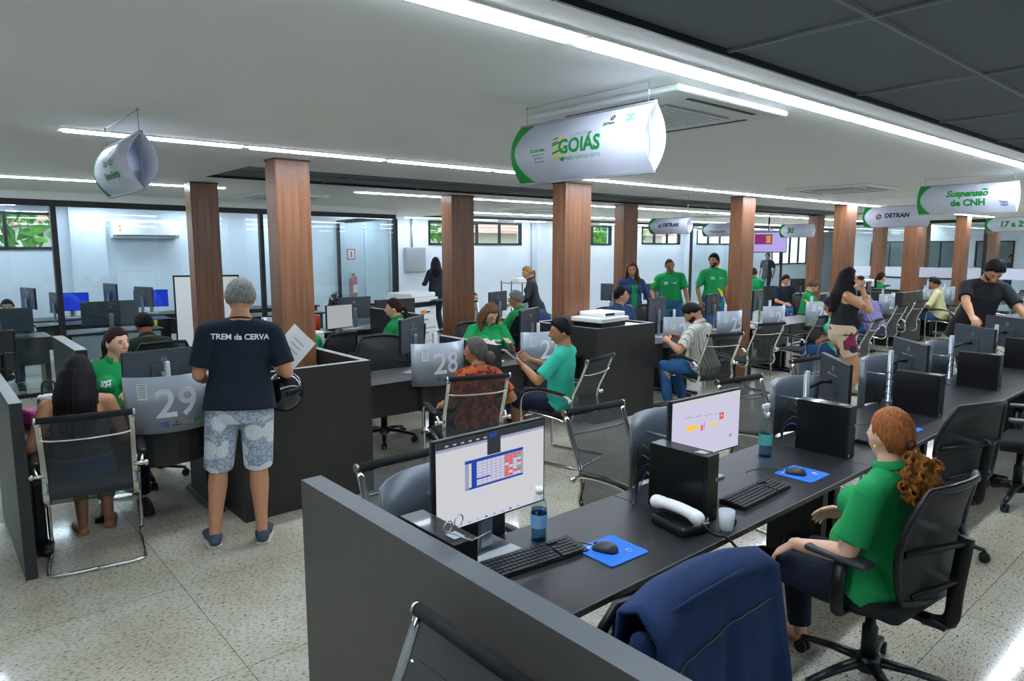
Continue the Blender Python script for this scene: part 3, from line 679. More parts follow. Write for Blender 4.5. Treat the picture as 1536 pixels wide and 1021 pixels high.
# ---- hanging signs ----
def hsign(x,y,z,label,items,w=.84,h=.285,B=.072,rz=0,green=True,drop=.1):
    e=empty('hanging_sign',(x,y,z),rz,label,'sign')
    def mp(u,v,side=-1,d=0): # u along -Y, v up
        k=2*v/h; return Vector((side*(B*(1-k*k)+d),-u if side<0 else u,v))
    for side in (-1,1):
        n=12; V=[];F=[]
        for i in range(n+1):
            v=-h/2+h*i/n
            V+=[mp(-w/2,v,side),mp(w/2,v,side),mp(w/2,v,side,-.004),mp(-w/2,v,side,-.004)]
        for i in range(n):
            o=4*i
            for k in range(4): F.append((o+k,o+(k+1)%4,o+4+(k+1)%4,o+4+k))
        b=MB(); b.add(V,F,'sign white',True); o=b.build('face_sheet',None,e)
        if green:
            b=MB(); n=14; V=[];F=[]
            for i in range(n+1):
                v=-h/2+h*i/n; k=2*v/h; g=-w/2+.028+.085*k*k
                V+=[mp(-w/2,v,side,.001),mp((-w/2+g)/2,v,side,.001),mp(g,v,side,.001)]
            for i in range(n):
                for q in (0,1): F.append((3*i+q,3*i+q+1,3*i+4+q,3*i+3+q))
            b.add(V,F,'green sign',True); b.build('green_edge',None,e,fix=False)
        if side>0: continue
        f=lambda u,v:mp(u,v,side,.0016); pb=None
        for it in items+[('end',)]:
            t=it[0]
            if t=='poly':
                if pb is None: pb=MB()
                pb.add([f(a,c) for a,c in it[1]],[tuple(range(len(it[1])))],it[2]); continue
            if pb is not None: pb.build('emblem',None,e,fix=False); pb=None
            if t=='end': break
            b=MB(); puttext(b,t,it[1],lambda a,c:f(a+it[2],c+it[3]),it[4],bold=it[5] if len(it)>5 else 0,shear=.2 if len(it)>6 else 0)
            b.build('lettering',None,e,fix=False)
    for s,nm in ((1,'top_bar'),(-1,'bottom_bar')):
        MB().box((-.008,-w/2,s*h/2-.005),(.008,w/2,s*h/2+.005),'grey plastic').build(nm,None,e)
    b=MB()
    for s in (-1,1): b.tube([(0,s*(w/2-.03),-h/2),(0,s*(w/2-.03),h/2)],.003,'silver',n=5)
    b.build('spacer_rod',None,e)
    for s in (-1,1):
        b=MB(); b.tube([(0,s*(w/2-.04),h/2),(0,s*(w/2-.04),2.6-z-.008)],.0022,'silver',n=5); b.ell((0,s*(w/2-.04),2.6-z-.012),(.008,.008,.006),'silver',8)
        if s==1: b.tube([(0,(w/2-.04),2.6-z-.012),(0,-(w/2-.04),2.6-z-.012)],.0018,'silver',n=5)
        b.build('hanger',None,e)
    return e
def diamond(cx,cy,s):
    out=[]
    for dx,dy,m in ((-1,1,'red'),(1,1,'text dark'),(-1,-1,'text dark'),(1,-1,'red')):
        out.append(('poly',[(cx+dx*s*.08,cy+dy*s*.08),(cx+dx*s*.95,cy+dy*s*.08),(cx+dx*s*.08,cy+dy*s*.95)],m))
    return out
def vapt(cx,cy,s,m='text blue'): return [('Vapt',s,cx,cy+s*.35,m,.001,1),('vupt',s,cx+s*.2,cy-s*.35,m,.001,1),('poly',[(cx-s*1.3,cy+s*.7),(cx-s*1.0,cy+s*.9),(cx-s*.9,cy+s*.5)],'yellow')]
flag=[('poly',[(-.125,-.045+k*.018),(-.052,-.03+k*.018),(-.052,-.021+k*.018),(-.125,-.036+k*.018)],'text green' if k%2 else 'yellow') for k in range(5)]
hsign(2.4,2.27,2.36,'large white hanging sign reading GOIÁS with a striped flag',
  [('GOIÁS',.088,.045,.0,'text green',.003),('GOVERNO DE',.018,.04,.05,'grey plastic'),('O ESTADO QUE DÁ CERTO',.021,.04,-.052,'text green'),
   ('ECONOMIA',.019,-.225,.0,'text green',.0006),('Secretaria de',.016,-.222,-.018,'text green'),('Estado da',.016,-.222,-.034,'text green'),('Economia',.016,-.222,-.05,'text green'),
   ('poly',[(-.156,-.055),(-.154,-.055),(-.154,.05),(-.156,.05)],'grey plastic'),('DETRAN',.017,.21,.073,'text dark',.0006)]+diamond(.22,.098,.016)+vapt(.32,.088,.026,'teal print')
   +flag+[('poly',[(-.125,.02),(-.09,.027),(-.09,.05),(-.125,.043)],'text blue'),('poly',[(-.08,-.05),(-.052,-.04),(-.066,-.065)],'text green')])
hsign(.93,4.33,2.335,'white hanging sign at the left whose open end shows, with blurred green print',[('Vapt Vupt',.06,-.02,.02,'text green',.001),('Outros Serviços',.05,.03,-.05,'text green',.002)]+vapt(-.05,.09,.03,'text green'))
hsign(7.9,2.28,2.375,'white hanging sign reading Suspensão de CNH',[('Suspensao',.085,.02,.045,'text green',.004,1),('~',.085,.163,.082,'text green',.003,1),('de CNH',.085,.03,-.045,'text green',.004),('DETRAN',.012,.3,.11,'text dark')]+vapt(.325,-.06,.036))
hsign(10.5,3.88,2.33,'white hanging sign reading DETRAN GOIÁS to the left of the one reading Suspensão',[('DETRAN',.082,.04,.01,'text dark',.004),('GOIÁS',.026,.05,-.07,'grey plastic')]+diamond(-.2,.0,.05))
hsign(7.9,5.80,2.19,'white hanging sign reading DETRAN GOIÁS between two columns',[('DETRAN',.066,.06,.01,'text dark',.004),('GOIÁS',.022,.06,-.05,'grey plastic')]+diamond(-.12,.0,.034),w=.64,h=.21,B=.07)
hsign(10.6,6.75,2.2,'white hanging sign with two pale green lines right of the one reading DETRAN',[('DETRAN',.03,.0,.04,'teal print'),('Pessoa Jurídica',.05,.0,-.03,'text green',.001)],w=.62,h=.22,B=.06)
hsign(12.8,3.05,2.25,'white hanging sign reading 17 a 29',[('17 a 29',.12,.03,0,'text green',.006)],w=.68,h=.22)
hsign(13.1,6.62,2.22,'white hanging sign reading 30 partly hidden behind a column',[('30',.14,-.1,0,'text green',.006)],w=.66,h=.25)

# ================= layout: middle counters =================
desks=[(.42,1.58,1.26,4.99,'29'),(2.62,3.86,3.54,5.1,'28'),(3.94,5.44,4.83,5.1,'27'),(6.46,7.47,7.16,5.1,'26'),(7.49,8.69,8.32,5.1,'25'),(9.09,10.1,9.5,5.1,'24'),(10.12,11.55,10.8,5.1,'23'),(12.05,13.1,12.5,5.1,'22'),(13.12,14.28,13.6,5.1,'21'),(15.4,16.5,15.75,5.1,'19'),(16.52,17.65,16.9,5.1,'18'),(18.75,19.8,19.2,5.1,'17')]
for x0,x1,cx,y0,num in desks:
    if num=='17': x0,x1,cx=18.1,19.1,18.6
    counter(x0,x1,y0,'black counter with rounded front that carries plate %s'%NWD[num],cx=cx)
    numplate((cx,y0+.0,.74),0,num,'curved grey plate on the middle counters reading %s'%NWD[num])
partition(.34,.40,4.65,5.9,'black end panel left of the woman with long black hair')
boxcab(1.6,2.61,4.67,5.67,'open-topped black box around a column beside the standing man in navy')
partition(3.87,3.93,4.67,5.55,'black dividing panel beside the grey-haired seated woman')
boxcab(5.45,6.45,4.9,5.9,'open-topped black box under the white printer')
boxcab(14.3,15.35,5.05,6.05,'black box beside the man in the pale yellow shirt')
printer((5.74,5.12,1.04),R(4),'white and black multifunction printer on top of the black box')
o=MB().box((5.92,4.905,1.0405),(6.2,5.1,1.044),'white paper').build('paper_sheet'); tag(o,'white sheet of paper lying under the edge of the printer','paper')
monitor((1.30,5.30,.74),R(183),'monitor seen from behind above plate twenty-nine','sheet',zc=.285)
monitor((3.46,5.42,.74),R(215),'monitor turned edgewise behind plate twenty-eight','grey',zc=.36)
monitor((4.98,5.46,.74),R(206),'monitor seen from behind above plate twenty-seven, left of the man in teal','grey',zc=.35)
monitor((7.25,5.5,.74),R(193),'monitor seen from behind left of the man in the striped shirt','grey',zc=.36)
monitor((8.5,5.48,.74),R(195),'monitor turned away left of plate twenty-five','grey',zc=.36)
for i,(x,y,a) in enumerate([(9.75,5.5,195),(12.7,5.5,195),(13.8,5.5,195),(15.95,5.5,195),(17.1,5.5,195),(18.8,5.5,195)]):
    monitor((x,y,.74),R(a),'monitor seen from behind above plate %s'%NWD[['24','22','21','19','18','17'][i]],'grey',zc=.36,group='monitors on the far counters')
# front row
edges=[1.12,2.41,3.79,5.17,6.55,7.93,9.31,10.7,12.1]
for i in range(8): frontdesk(edges[i],edges[i+1],'black desk of the front row, %s from the grey partition'%['first','second','third','fourth','fifth','sixth','seventh','eighth'][i])
partition(1.03,1.11,.45,2.39,'large dark grey partition in the foreground with a lighter top edge',body='partition grey',top='partition top')
for x,w_ in ((1.18,'beside the foreground partition, under a pair of glasses'),(2.49,'behind the white telephone'),(3.86,'left of the red-haired woman beside a spray bottle'),(5.29,'beyond the head of the red-haired woman'),(6.66,'on the fourth desk, larger of those at the right'),(8.03,'at the right edge of the frame')):
    pc((x,1.72,.74),0,'upright black desktop computer '+w_)
monitor((1.575,1.93,.74),R(1),'monitor showing a spreadsheet with a coloured table','sheet',zc=.322,h=.345)
monitor((2.93,1.90,.74),R(-3),'monitor showing a web page with orange buttons','page',zc=.28,w=.56)
monitor((4.56,1.98,.74),R(42),'monitor turned edgewise beside the tattooed woman\'s leg','page',zc=.28,stand='arm',arm=(-.25,.26))
monitor((5.86,1.98,.74),R(44),'monitor back with emblem left of the hand of the man in black','grey',zc=.28,stand='arm',arm=(-.22,.247))
monitor((7.40,1.97,.74),R(50),'monitor back with emblem directly in front of the man in black','grey',zc=.28,stand='arm',arm=(-.307,.42))
monitor((8.62,2.0,.74),R(60),'narrow monitor at the right edge of the frame','grey',zc=.28,stand='arm',arm=(-.206,.366))
for i,x in enumerate((1.46,2.84,4.2,5.53,6.88,8.2)):
    numplate((x,2.06,.74),PI,None,'blank back of a curved counter plate '+['behind the spreadsheet monitor','behind the monitor with orange buttons','behind the spray bottle','right of the edgewise monitor','under the hand of the man in black','at the right edge of the frame'][i],back=True)
kp=keyboard_proto(); kp.location=(1.66,1.79,.74); kp.rotation_euler=(0,0,R(-6)); tag(kp,'black keyboard in front of the spreadsheet monitor','keyboard','black keyboards on the front desks')
dup(kp,(2.92,1.6,.74),R(2),'black keyboard in front of the monitor with orange buttons')
dup(kp,(4.4,1.62,.74),R(2),'black keyboard beyond the computer beside the spray bottle')
mouse_pad((1.945,1.655,.74),R(-2),'blue mouse pad next to the white telephone'); mouse_pad((3.38,1.61,.74),0,'blue mouse pad left of the red-haired woman'); mouse_pad((4.72,1.62,.74),0,'blue mouse pad half hidden by the red-haired woman\'s head')
mp_=mouse_proto(); mp_.location=(1.925,1.67,.744); mp_.rotation_euler=(0,0,R(20)); tag(mp_,'black computer mouse on the blue pad by the telephone','computer mouse','black computer mice')
dup(mp_,(3.35,1.63,.744),R(18),'black computer mouse on the blue pad left of the red-haired woman'); dup(mp_,(4.7,1.65,.744),R(10),'black computer mouse on the farthest blue pad')
bottle((1.80,1.91,.74),'clear plastic water bottle with blue label beside the spreadsheet monitor',cap='white plastic')
bottle((3.53,1.90,.74),'clear spray bottle with white head on the front desk',h=.25,r=.037,pump=True,level=.5)
bottle((7.35,5.2,.74),'water bottle between the striped shirt and plate 25',h=.24); bottle((1.52,5.45,.74),'water bottle on counter 29 left of the standing man',h=.22)
o=MB().rev([(0,0),(.026,0),(.034,.085),(.0325,.085),(.0245,.004),(0,.004)],m=mat('cup plastic','#dfe6e8',.35,alpha=.6),n=18).build('plastic_cup'); o.location=(2.455,1.475,.74); tag(o,'small translucent plastic cup beside the telephone','cup')
e=empty('telephone',(2.34,1.62,.74),R(-12),'white handset telephone on a dark base on the front desk','telephone')
MB().box((-.08,-.1,0),(.08,.1,.04),'black plastic',bev=.012).build('base',None,e)
b=MB(); b.tube(smoothpath([(-.03,.115,.078),(-.028,.07,.086),(-.02,0,.09),(-.012,-.07,.085),(-.008,-.105,.075)],4),[(.031,.03)]*2+[(.03,.027)]*2+[(.029,.023)]*9+[(.03,.027)]*2+[(.031,.03)]*2,'white plastic',n=12,round_=True); b.build('handset',None,e)
b=MB(); b.tube(smoothpath([(-.01,-.13,.06),(.03,-.16,.02),(.07,-.19,.01),(.10,-.22,-.03)],4),.006,'cable black',n=6); b.build('cord',None,e)
e=empty('eyeglasses',(1.2,1.66,1.031),R(20),'folded clear glasses lying on the computer by the partition','glasses')
b=MB()
for s in (-1,1): b.tube([(s*.03+.024*math.cos(t*PI/6),0,.02+.018*math.sin(t*PI/6)) for t in range(12)],.002,'silver',n=5,closed=True)
b.tube([(-.008,0,.02),(.008,0,.02)],.002,'silver',n=5); b.build('frame',None,e)
MB().tube([(-.055,0,.02),(-.05,-.1,.006),(.04,-.11,.004)],.002,'silver',n=5).build('temple',None,e)
o=MB().tube([(2.5+.02*math.cos(t*PI/6),1.42+.004,.775+.016*math.sin(t*PI/6)) for t in range(12)],.003,'frame black',n=5,closed=True).build('hair_tie'); o.location=(.0,.045,-.015); tag(o,'small black elastic ring beside the plastic cup','hair tie')
tag(MB().box((1.36,2.0,.741),(1.5,2.05,.79),'white plastic',bev=.01).build('tissue_box'),'small white box behind the foot of the spreadsheet monitor','box')

# ---- chairs ----
vc=visitor_chair_proto(); V0=True
def vchair(x,y,rz,label):
    global V0
    g='chrome and black netting visitor chairs'
    if V0: vc.location=(x,y,0); vc.rotation_euler=(0,0,R(rz)); tag(vc,label,'chair',g); V0=False; return vc
    o=dup(vc,(x,y,0),R(rz),label); return o
vchair(.74,4.85,-10,'chrome-framed chair holding the woman with long black hair')
vchair(3.22,4.30,-20,'chrome-framed chair holding the grey-haired woman')
vchair(4.33,4.32,14,'chrome-framed chair holding the man in the teal shirt')
vchair(6.80,4.50,-18,'chrome-framed chair holding the man in the striped shirt')
vchair(8.15,4.72,-15,'empty chrome-framed chair in front of plate twenty-five')
vchair(9.55,4.72,-4,'empty chrome-framed chair in front of plate twenty-four')
vchair(9.5,4.05,8,'chrome-framed chair half hidden behind the tattooed woman')
vchair(12.25,4.72,0,'chrome-framed chair of the man in the purple shirt')
vchair(13.5,4.85,-4,'empty chrome-framed chair left of the partition by the yellow shirt')
vchair(15.75,4.75,-4,'empty chrome-framed chair in front of plate nineteen')
vchair(17.1,4.7,-6,'empty chrome-framed chair in front of plate eighteen')
vchair(18.6,4.5,-6,'empty chrome-framed chair in front of plate seventeen')
vchair(1.62,2.22,180,'empty netting chair behind the spreadsheet monitor')
vchair(2.98,2.32,176,'empty netting chair between the two lit monitors, facing the front desk')
vchair(4.42,2.24,172,'empty netting chair behind the spray bottle')
vchair(5.7,2.35,176,'empty netting chair behind the edgewise monitor')
tc=task_chair_proto(); T0=True
def tchair(x,y,rz,label):
    global T0
    if T0: tc.location=(x,y,0); tc.rotation_euler=(0,0,R(rz)); tag(tc,label,'chair','black office chairs on casters'); T0=False; return
    dup(tc,(x,y,0),R(rz),label)
tchair(3.0,1.09,-6,'black office chair holding the red-haired woman')
tchair(1.47,1.34,0,'black office chair with a denim jacket over its back')
tchair(4.70,1.42,-20,'empty black office chair just beyond the red-haired woman')
tchair(6.15,1.28,20,'empty black office chair right of the red-haired woman')
tchair(7.45,1.2,5,'empty black office chair at the right edge of the frame')
tchair(1.30,6.12,180,'black office chair of the attendant at counter 29')
tchair(3.4,5.85,150,'empty black office chair behind plate twenty-eight')
tchair(4.95,6.2,180,'black office chair of the attendant with light brown hair')
tchair(7.7,6.5,170,'black office chair of the attendant in glasses')
tchair(8.5,6.45,150,'empty black office chair between the two men in green polo shirts')
tchair(12.7,6.05,180,'black office chair of the attendant reading a paper')
tchair(4.25,6.98,25,'black office chair of the attendant with a ponytail facing left')
tchair(3.3,6.9,20,'black office chair just right of the big column')
tchair(6.1,7.0,0,'black office chair of the grey-haired attendant with a denim vest behind')
tchair(15.2,8.2,-60,'black office chair of the attendant seen past column 25')
tchair(15.8,6.3,180,'black office chair of the far attendant with a dark ponytail')
# denim jacket on the chair back
e=empty('denim_jacket',(1.47,1.34,0),0,'dark blue denim jacket hung over an office chair in the foreground','jacket')
V=[];F=[]; n=24; m=22
for j in range(m+1):
    t=j/m
    for i in range(n+1):
        u=-1+2*i/n
        s=t*2-1 # -1 front hem .. 0 top .. 1 back hem
        drop=abs(s)**1.15
        z=1.075-.022*u**4+.012*u-.62*drop*(1-.12*u) if s>0 else 1.075-.022*u**4-.35*drop
        y=-.375-.02*u*u - (.055+.05*drop if s>0 else -.05-.02*drop)*(1 if abs(s)>.08 else abs(s)/.08)
        w=.255*(1+.12*drop+(.10*drop if s>0 else 0))
        x=u*w+.012*math.sin(7*u+3*drop)
        y+=.016*math.sin(9*u+2*s)*drop+.01*math.sin(17*u)*drop
        V.append((x,y,z))
for j in range(m):
    for i in range(n): F.append((j*(n+1)+i,j*(n+1)+i+1,(j+1)*(n+1)+i+1,(j+1)*(n+1)+i))
b=MB(); b.add(V,F,'denim',True); o=b.build('body',None,e,fix=False); sm=o.modifiers.new('s','SOLIDIFY'); sm.thickness=.012
b=MB(); b.tube(smoothpath([(.25,-.40,.98),(.30,-.44,.8),(.31,-.46,.6),(.29,-.45,.42)],4),[(.03,.025)]+[(.055,.035)]*11+[(.045,.03)],'denim',n=12,round_=True); b.build('sleeve',None,e)
b=MB(); b.tube(smoothpath([(-.25,-.40,.98),(-.28,-.44,.8),(-.29,-.45,.6),(-.28,-.44,.45)],4),[(.03,.025)]+[(.055,.035)]*11+[(.045,.03)],'denim',n=12,round_=True); b.build('sleeve',None,e)
b=MB(); b.tube(smoothpath([(-.2,-.425,1.03),(-.1,-.44,1.05),(.0,-.445,1.055),(.1,-.44,1.05),(.2,-.425,1.03)],4),(.006,.012),'denim',n=8); b.build('collar',None,e)
mat('stitch','#8a7a55',.8)
b=MB(); b.tube([(V[(m//2+3)*(n+1)+i][0],V[(m//2+3)*(n+1)+i][1]-.016,V[(m//2+3)*(n+1)+i][2]) for i in range(2,n-1)],.0018,'stitch',n=4); b.build('seam',None,e)
# foreground chair, near
o=visitor_chair_proto('near netting'); o.location=(.555,1.25,-.02); o.rotation_euler=(0,0,R(90)); tag(o,'dark netting chair in the near foreground with its back to the partition','chair')
# ================= people =================
def rm(mb,voxel,smooth=2,fac=.5):
    """fuse the shapes of a builder into one skin"""
    bmesh.ops.recalc_face_normals(mb.bm,faces=mb.bm.faces)
    me=bpy.data.meshes.new('t'); mb.bm.to_mesh(me); mb.bm.free(); o=bpy.data.objects.new('t',me)
    sc=bpy.data.scenes.get('work') or bpy.data.scenes.new('work'); sc.collection.objects.link(o)
    k=o.modifiers.new('r','REMESH'); k.mode='VOXEL'; k.voxel_size=voxel; k.use_smooth_shade=True
    if smooth: q=o.modifiers.new('s','SMOOTH'); q.iterations=smooth; q.factor=fac
    vl=sc.view_layers[0]; vl.update(); dg=vl.depsgraph
    out=bpy.data.meshes.new_from_object(o.evaluated_get(dg)); bpy.data.objects.remove(o); bpy.data.meshes.remove(me)
    for p in out.polygons: p.use_smooth=True
    return out
def fin(me,name,m,parent=None):
    me.materials.clear(); 
    for x in (m if isinstance(m,list) else [m]): me.materials.append(M[x] if isinstance(x,str) else x)
    o=bpy.data.objects.new(name,me); COL.objects.link(o)
    if parent: o.parent=parent
    return o
def skinmat(n,c): return mat('skin '+n,c,.5,var=.06,vscale=14,bump=.05,bscale=200)
for n,c in dict(light='#dba88a',tan='#c08a66',brown='#a06a4a',fair='#e2b296',olive='#b07c58').items(): skinmat(n,c)
def hairmat(n,c,r=.55): return mat('hair '+n,c,r,var=.5,vscale=20,bump=.5,bscale=60,stretch=(5,5,1),spec=.2)
for n,c in dict(black='#131112',brown='#33211a',lightbrown='#6e4e36',grey='#85827c',salt='#605d59',red='#9a5a2c',curly='#5f3d24',blond='#8e6a48').items(): hairmat(n,c)
hairmat('curly red','#8f5a22'); mat('hair buzz','#2a211d',.8,var=.3,vscale=80); mat('lips','#a8584c',.5); mat('eye white','#b9b0a6',.5); mat('iris','#241a14',.2)
mat('polo green','#129550',.85,bump=.8,bscale=9,var=.06,vscale=6); mat('navy cloth','#14202f',.9,bump=.7,bscale=8,var=.1); mat('teal cloth','#35bfa2',.85,bump=.7,bscale=9)
mat('black cloth','#14171b',.8,bump=.8,bscale=8); mat('grey cloth','#4a4e56',.85,bump=.2,bscale=20); mat('olive cloth','#26362c',.85,bump=.2,bscale=20); mat('jeans','#2b5a8c',.9,bump=.3,bscale=120,var=.2,vscale=10)
mat('dark jeans','#121b30',.9,bump=.3,bscale=120); mat('dark jacket','#23242b',.8,bump=.2,bscale=20); mat('cream cloth','#d3cf9a',.85,bump=.2,bscale=20); mat('blue jacket','#27436e',.85,bump=.4,bscale=60,var=.15)
mat('navy polo','#20385a',.85,bump=.2,bscale=20); mat('mint cloth','#4fc9a6',.85); mat('shoe blue','#3d4d5e',.7,bump=.3,bscale=150); mat('sole','#c9c8c0',.6); mat('sandal','#a8795a',.6); mat('shoe brown','#5a5648',.7); mat('shoe black','#17181a',.5)
mat('white strap','#d5d8e0',.8)
def cloth_tex(name,kind):
    m=bpy.data.materials.new(name); m.use_nodes=True; nt=m.node_tree; N=nt.nodes; L=nt.links; b=N['Principled BSDF']; b.inputs['Roughness'].default_value=.85
    tc=N.new('ShaderNodeTexCoord'); src=tc.outputs['Object']
    def noisef(sc,det=3): 
        n=N.new('ShaderNodeTexNoise'); n.inputs['Scale'].default_value=sc; n.inputs['Detail'].default_value=det; L.new(src,n.inputs[0]); return n.outputs['Fac']
    def wave(sc,dist=0,dr='X'):
        n=N.new('ShaderNodeTexWave'); n.bands_direction=dr; n.inputs['Scale'].default_value=sc; n.inputs['Distortion'].default_value=dist; L.new(src,n.inputs[0]); return n.outputs['Fac']
    def mix(f,a,c):
        x=N.new('ShaderNodeMix'); x.data_type='RGBA'; L.new(f,x.inputs[0])
        for k,v in ((6,a),(7,c)):
            if isinstance(v,str): x.inputs[k].default_value=lin(v)
            else: L.new(v,x.inputs[k])
        return x.outputs[2]
    def vor(sc,feat='F1'):
        n=N.new('ShaderNodeTexVoronoi'); n.feature=feat; n.inputs['Scale'].default_value=sc; L.new(src,n.inputs[0]); return n
    if kind=='stripe':
        a=ramp(nt,wave(7.5),[(.0,'#5b6b7a'),(.25,'#d8d6cc'),(.55,'#e6e4dc'),(.8,'#a79a7a'),(1,'#d8d6cc')]); L.new(a.outputs[0],b.inputs['Base Color'])
    if kind=='plaid':
        f1=ramp(nt,wave(9),[(.75,'#000000'),(.9,'#ffffff')]); f2=ramp(nt,wave(9,dr='Z'),[(.75,'#000000'),(.9,'#ffffff')])
        c=mix(f1.outputs[0],'#6c6aa0','#a8a4c8'); c=mix(f2.outputs[0],c,'#565680'); L.new(c,b.inputs['Base Color'])
    if kind=='floral red':
        f=ramp(nt,noisef(16,2),[(.48,'#000000'),(.53,'#ffffff')]); c=mix(f.outputs[0],'#8f2218','#c8602e'); f=ramp(nt,noisef(24,2),[(.6,'#000000'),(.65,'#ffffff')]); c=mix(f.outputs[0],c,'#3a1a18'); L.new(c,b.inputs['Base Color'])
    if kind=='floral pale':
        f=ramp(nt,noisef(18,2),[(.48,'#000000'),(.53,'#ffffff')]); L.new(mix(f.outputs[0],'#5b8f7c','#c9cdb8'),b.inputs['Base Color'])
    if kind=='leaf print':   # big pale monstera leaves over fine grey-blue print
        v=vor(8.0); d=ramp(nt,v.outputs['Distance'],[(.44,'#ffffff'),(.49,'#000000')])
        n=N.new('ShaderNodeTexNoise'); n.inputs['Scale'].default_value=60; L.new(src,n.inputs[0]); g=ramp(nt,n.outputs['Fac'],[(.42,'#8497ac'),(.6,'#bcc7d2')])
        w=ramp(nt,wave(26,6),[(.1,'#b3bfca'),(.3,'#e6eaec')]); c=mix(d.outputs[0],g.outputs[0],w.outputs[0]); L.new(c,b.inputs['Base Color'])
    if kind=='shorts print':
        v=vor(11); n=ramp(nt,v.outputs['Color'],[(.3,'#c9b096'),(.5,'#b8a08a'),(.56,'#7a2244'),(.72,'#7a2244'),(.78,'#2a2526'),(1,'#2a2526')]); n.color_ramp.interpolation='CONSTANT'; L.new(n.outputs[0],b.inputs['Base Color'])
    M[name]=m
cloth_tex('stripe shirt','stripe'); cloth_tex('plaid shirt','plaid'); cloth_tex('red print','floral red'); cloth_tex('pale print','floral pale'); cloth_tex('leaf shorts','leaf print'); cloth_tex('geometric shorts','shorts print')

def lerp(a,b,t): return a+(b-a)*t
def ik(S_,W_,l1,l2,pole):
    d=W_-S_; L_=d.length; mx=(l1+l2)*.995
    if L_>mx: W_=S_+d*(mx/L_); d=W_-S_; L_=mx
    a=(l1*l1-l2*l2+L_*L_)/(2*L_); h=math.sqrt(max(0,l1*l1-a*a)); u=d.normalized()
    p=pole-u*pole.dot(u)
    if p.length<1e-4: p=Vector((0,-1,0))-u*Vector((0,-1,0)).dot(u)
    return S_+u*a+p.normalized()*h, W_
def headfn(d,fat=0):
    """distance of the head surface along unit direction d (x right, y front, z up) from the head centre"""
    x,y,z=d; ax,ay,az=.074,.092,.118
    if z<0: az=.118; ax*=1-.28*(-z)**1.3; 
    if y<0 and z<0: ay*=1-.25*(-z)
    r=1/math.sqrt((x/ax)**2+(y/ay)**2+(z/az)**2)
    if y>0:
        r-= .010*math.exp(-((abs(x)-.36)/.16)**2-((z-.06)/.12)**2)*y   # eye sockets
        r+= .006*math.exp(-(x/.5)**2-((z-.24)/.10)**2)*y               # brow
        r+= .008*math.exp(-(x/.22)**2-((z+.80)/.16)**2)                # chin
        r+= .003*math.exp(-((abs(x)-.5)/.16)**2-((z+.12)/.14)**2)      # cheek
        r+= .004*math.exp(-(x/.2)**2-((z+.42)/.06)**2)
    return r*(1+fat*.08*(z<0))
def headshell(mb,Hm,off,n=36,fat=0,sc=1):
    V=[];F=[]; h=n//2
    for i in range(h+1):
        f=PI*i/h
        for j in range(n):
            a=2*PI*j/n; d=Vector((math.sin(f)*math.cos(a),math.sin(f)*math.sin(a),math.cos(f)))
            V.append(Hm@(d*((headfn(d,fat)+off(d))*sc)))
    for i in range(h):
        for j in range(n): F.append((i*n+j,(i+1)*n+j,(i+1)*n+(j+1)%n,i*n+(j+1)%n))
    mb.add(V,F,None,True)
def hairmask(d,front=.60,side=.0,back=-.5,wid=.16):
    az=math.atan2(d.x,d.y); t=abs(az)/PI      # 0 front .. 1 back
    if t<.22: L_=front
    elif t<.34: L_=lerp(front,.36,(t-.22)/.12)
    elif t<.44: L_=lerp(.36,side-.1,(t-.34)/.10)
    elif t<.50: L_=side-.1
    elif t<.58: L_=lerp(side+.05,side-.15,(t-.50)/.08)
    else: L_=lerp(side-.15,back,min(1,(t-.58)/.12))
    L_+=.05*noise.noise(d*9)
    return max(0,min(1,(d.z-L_)/wid))
class P: pass
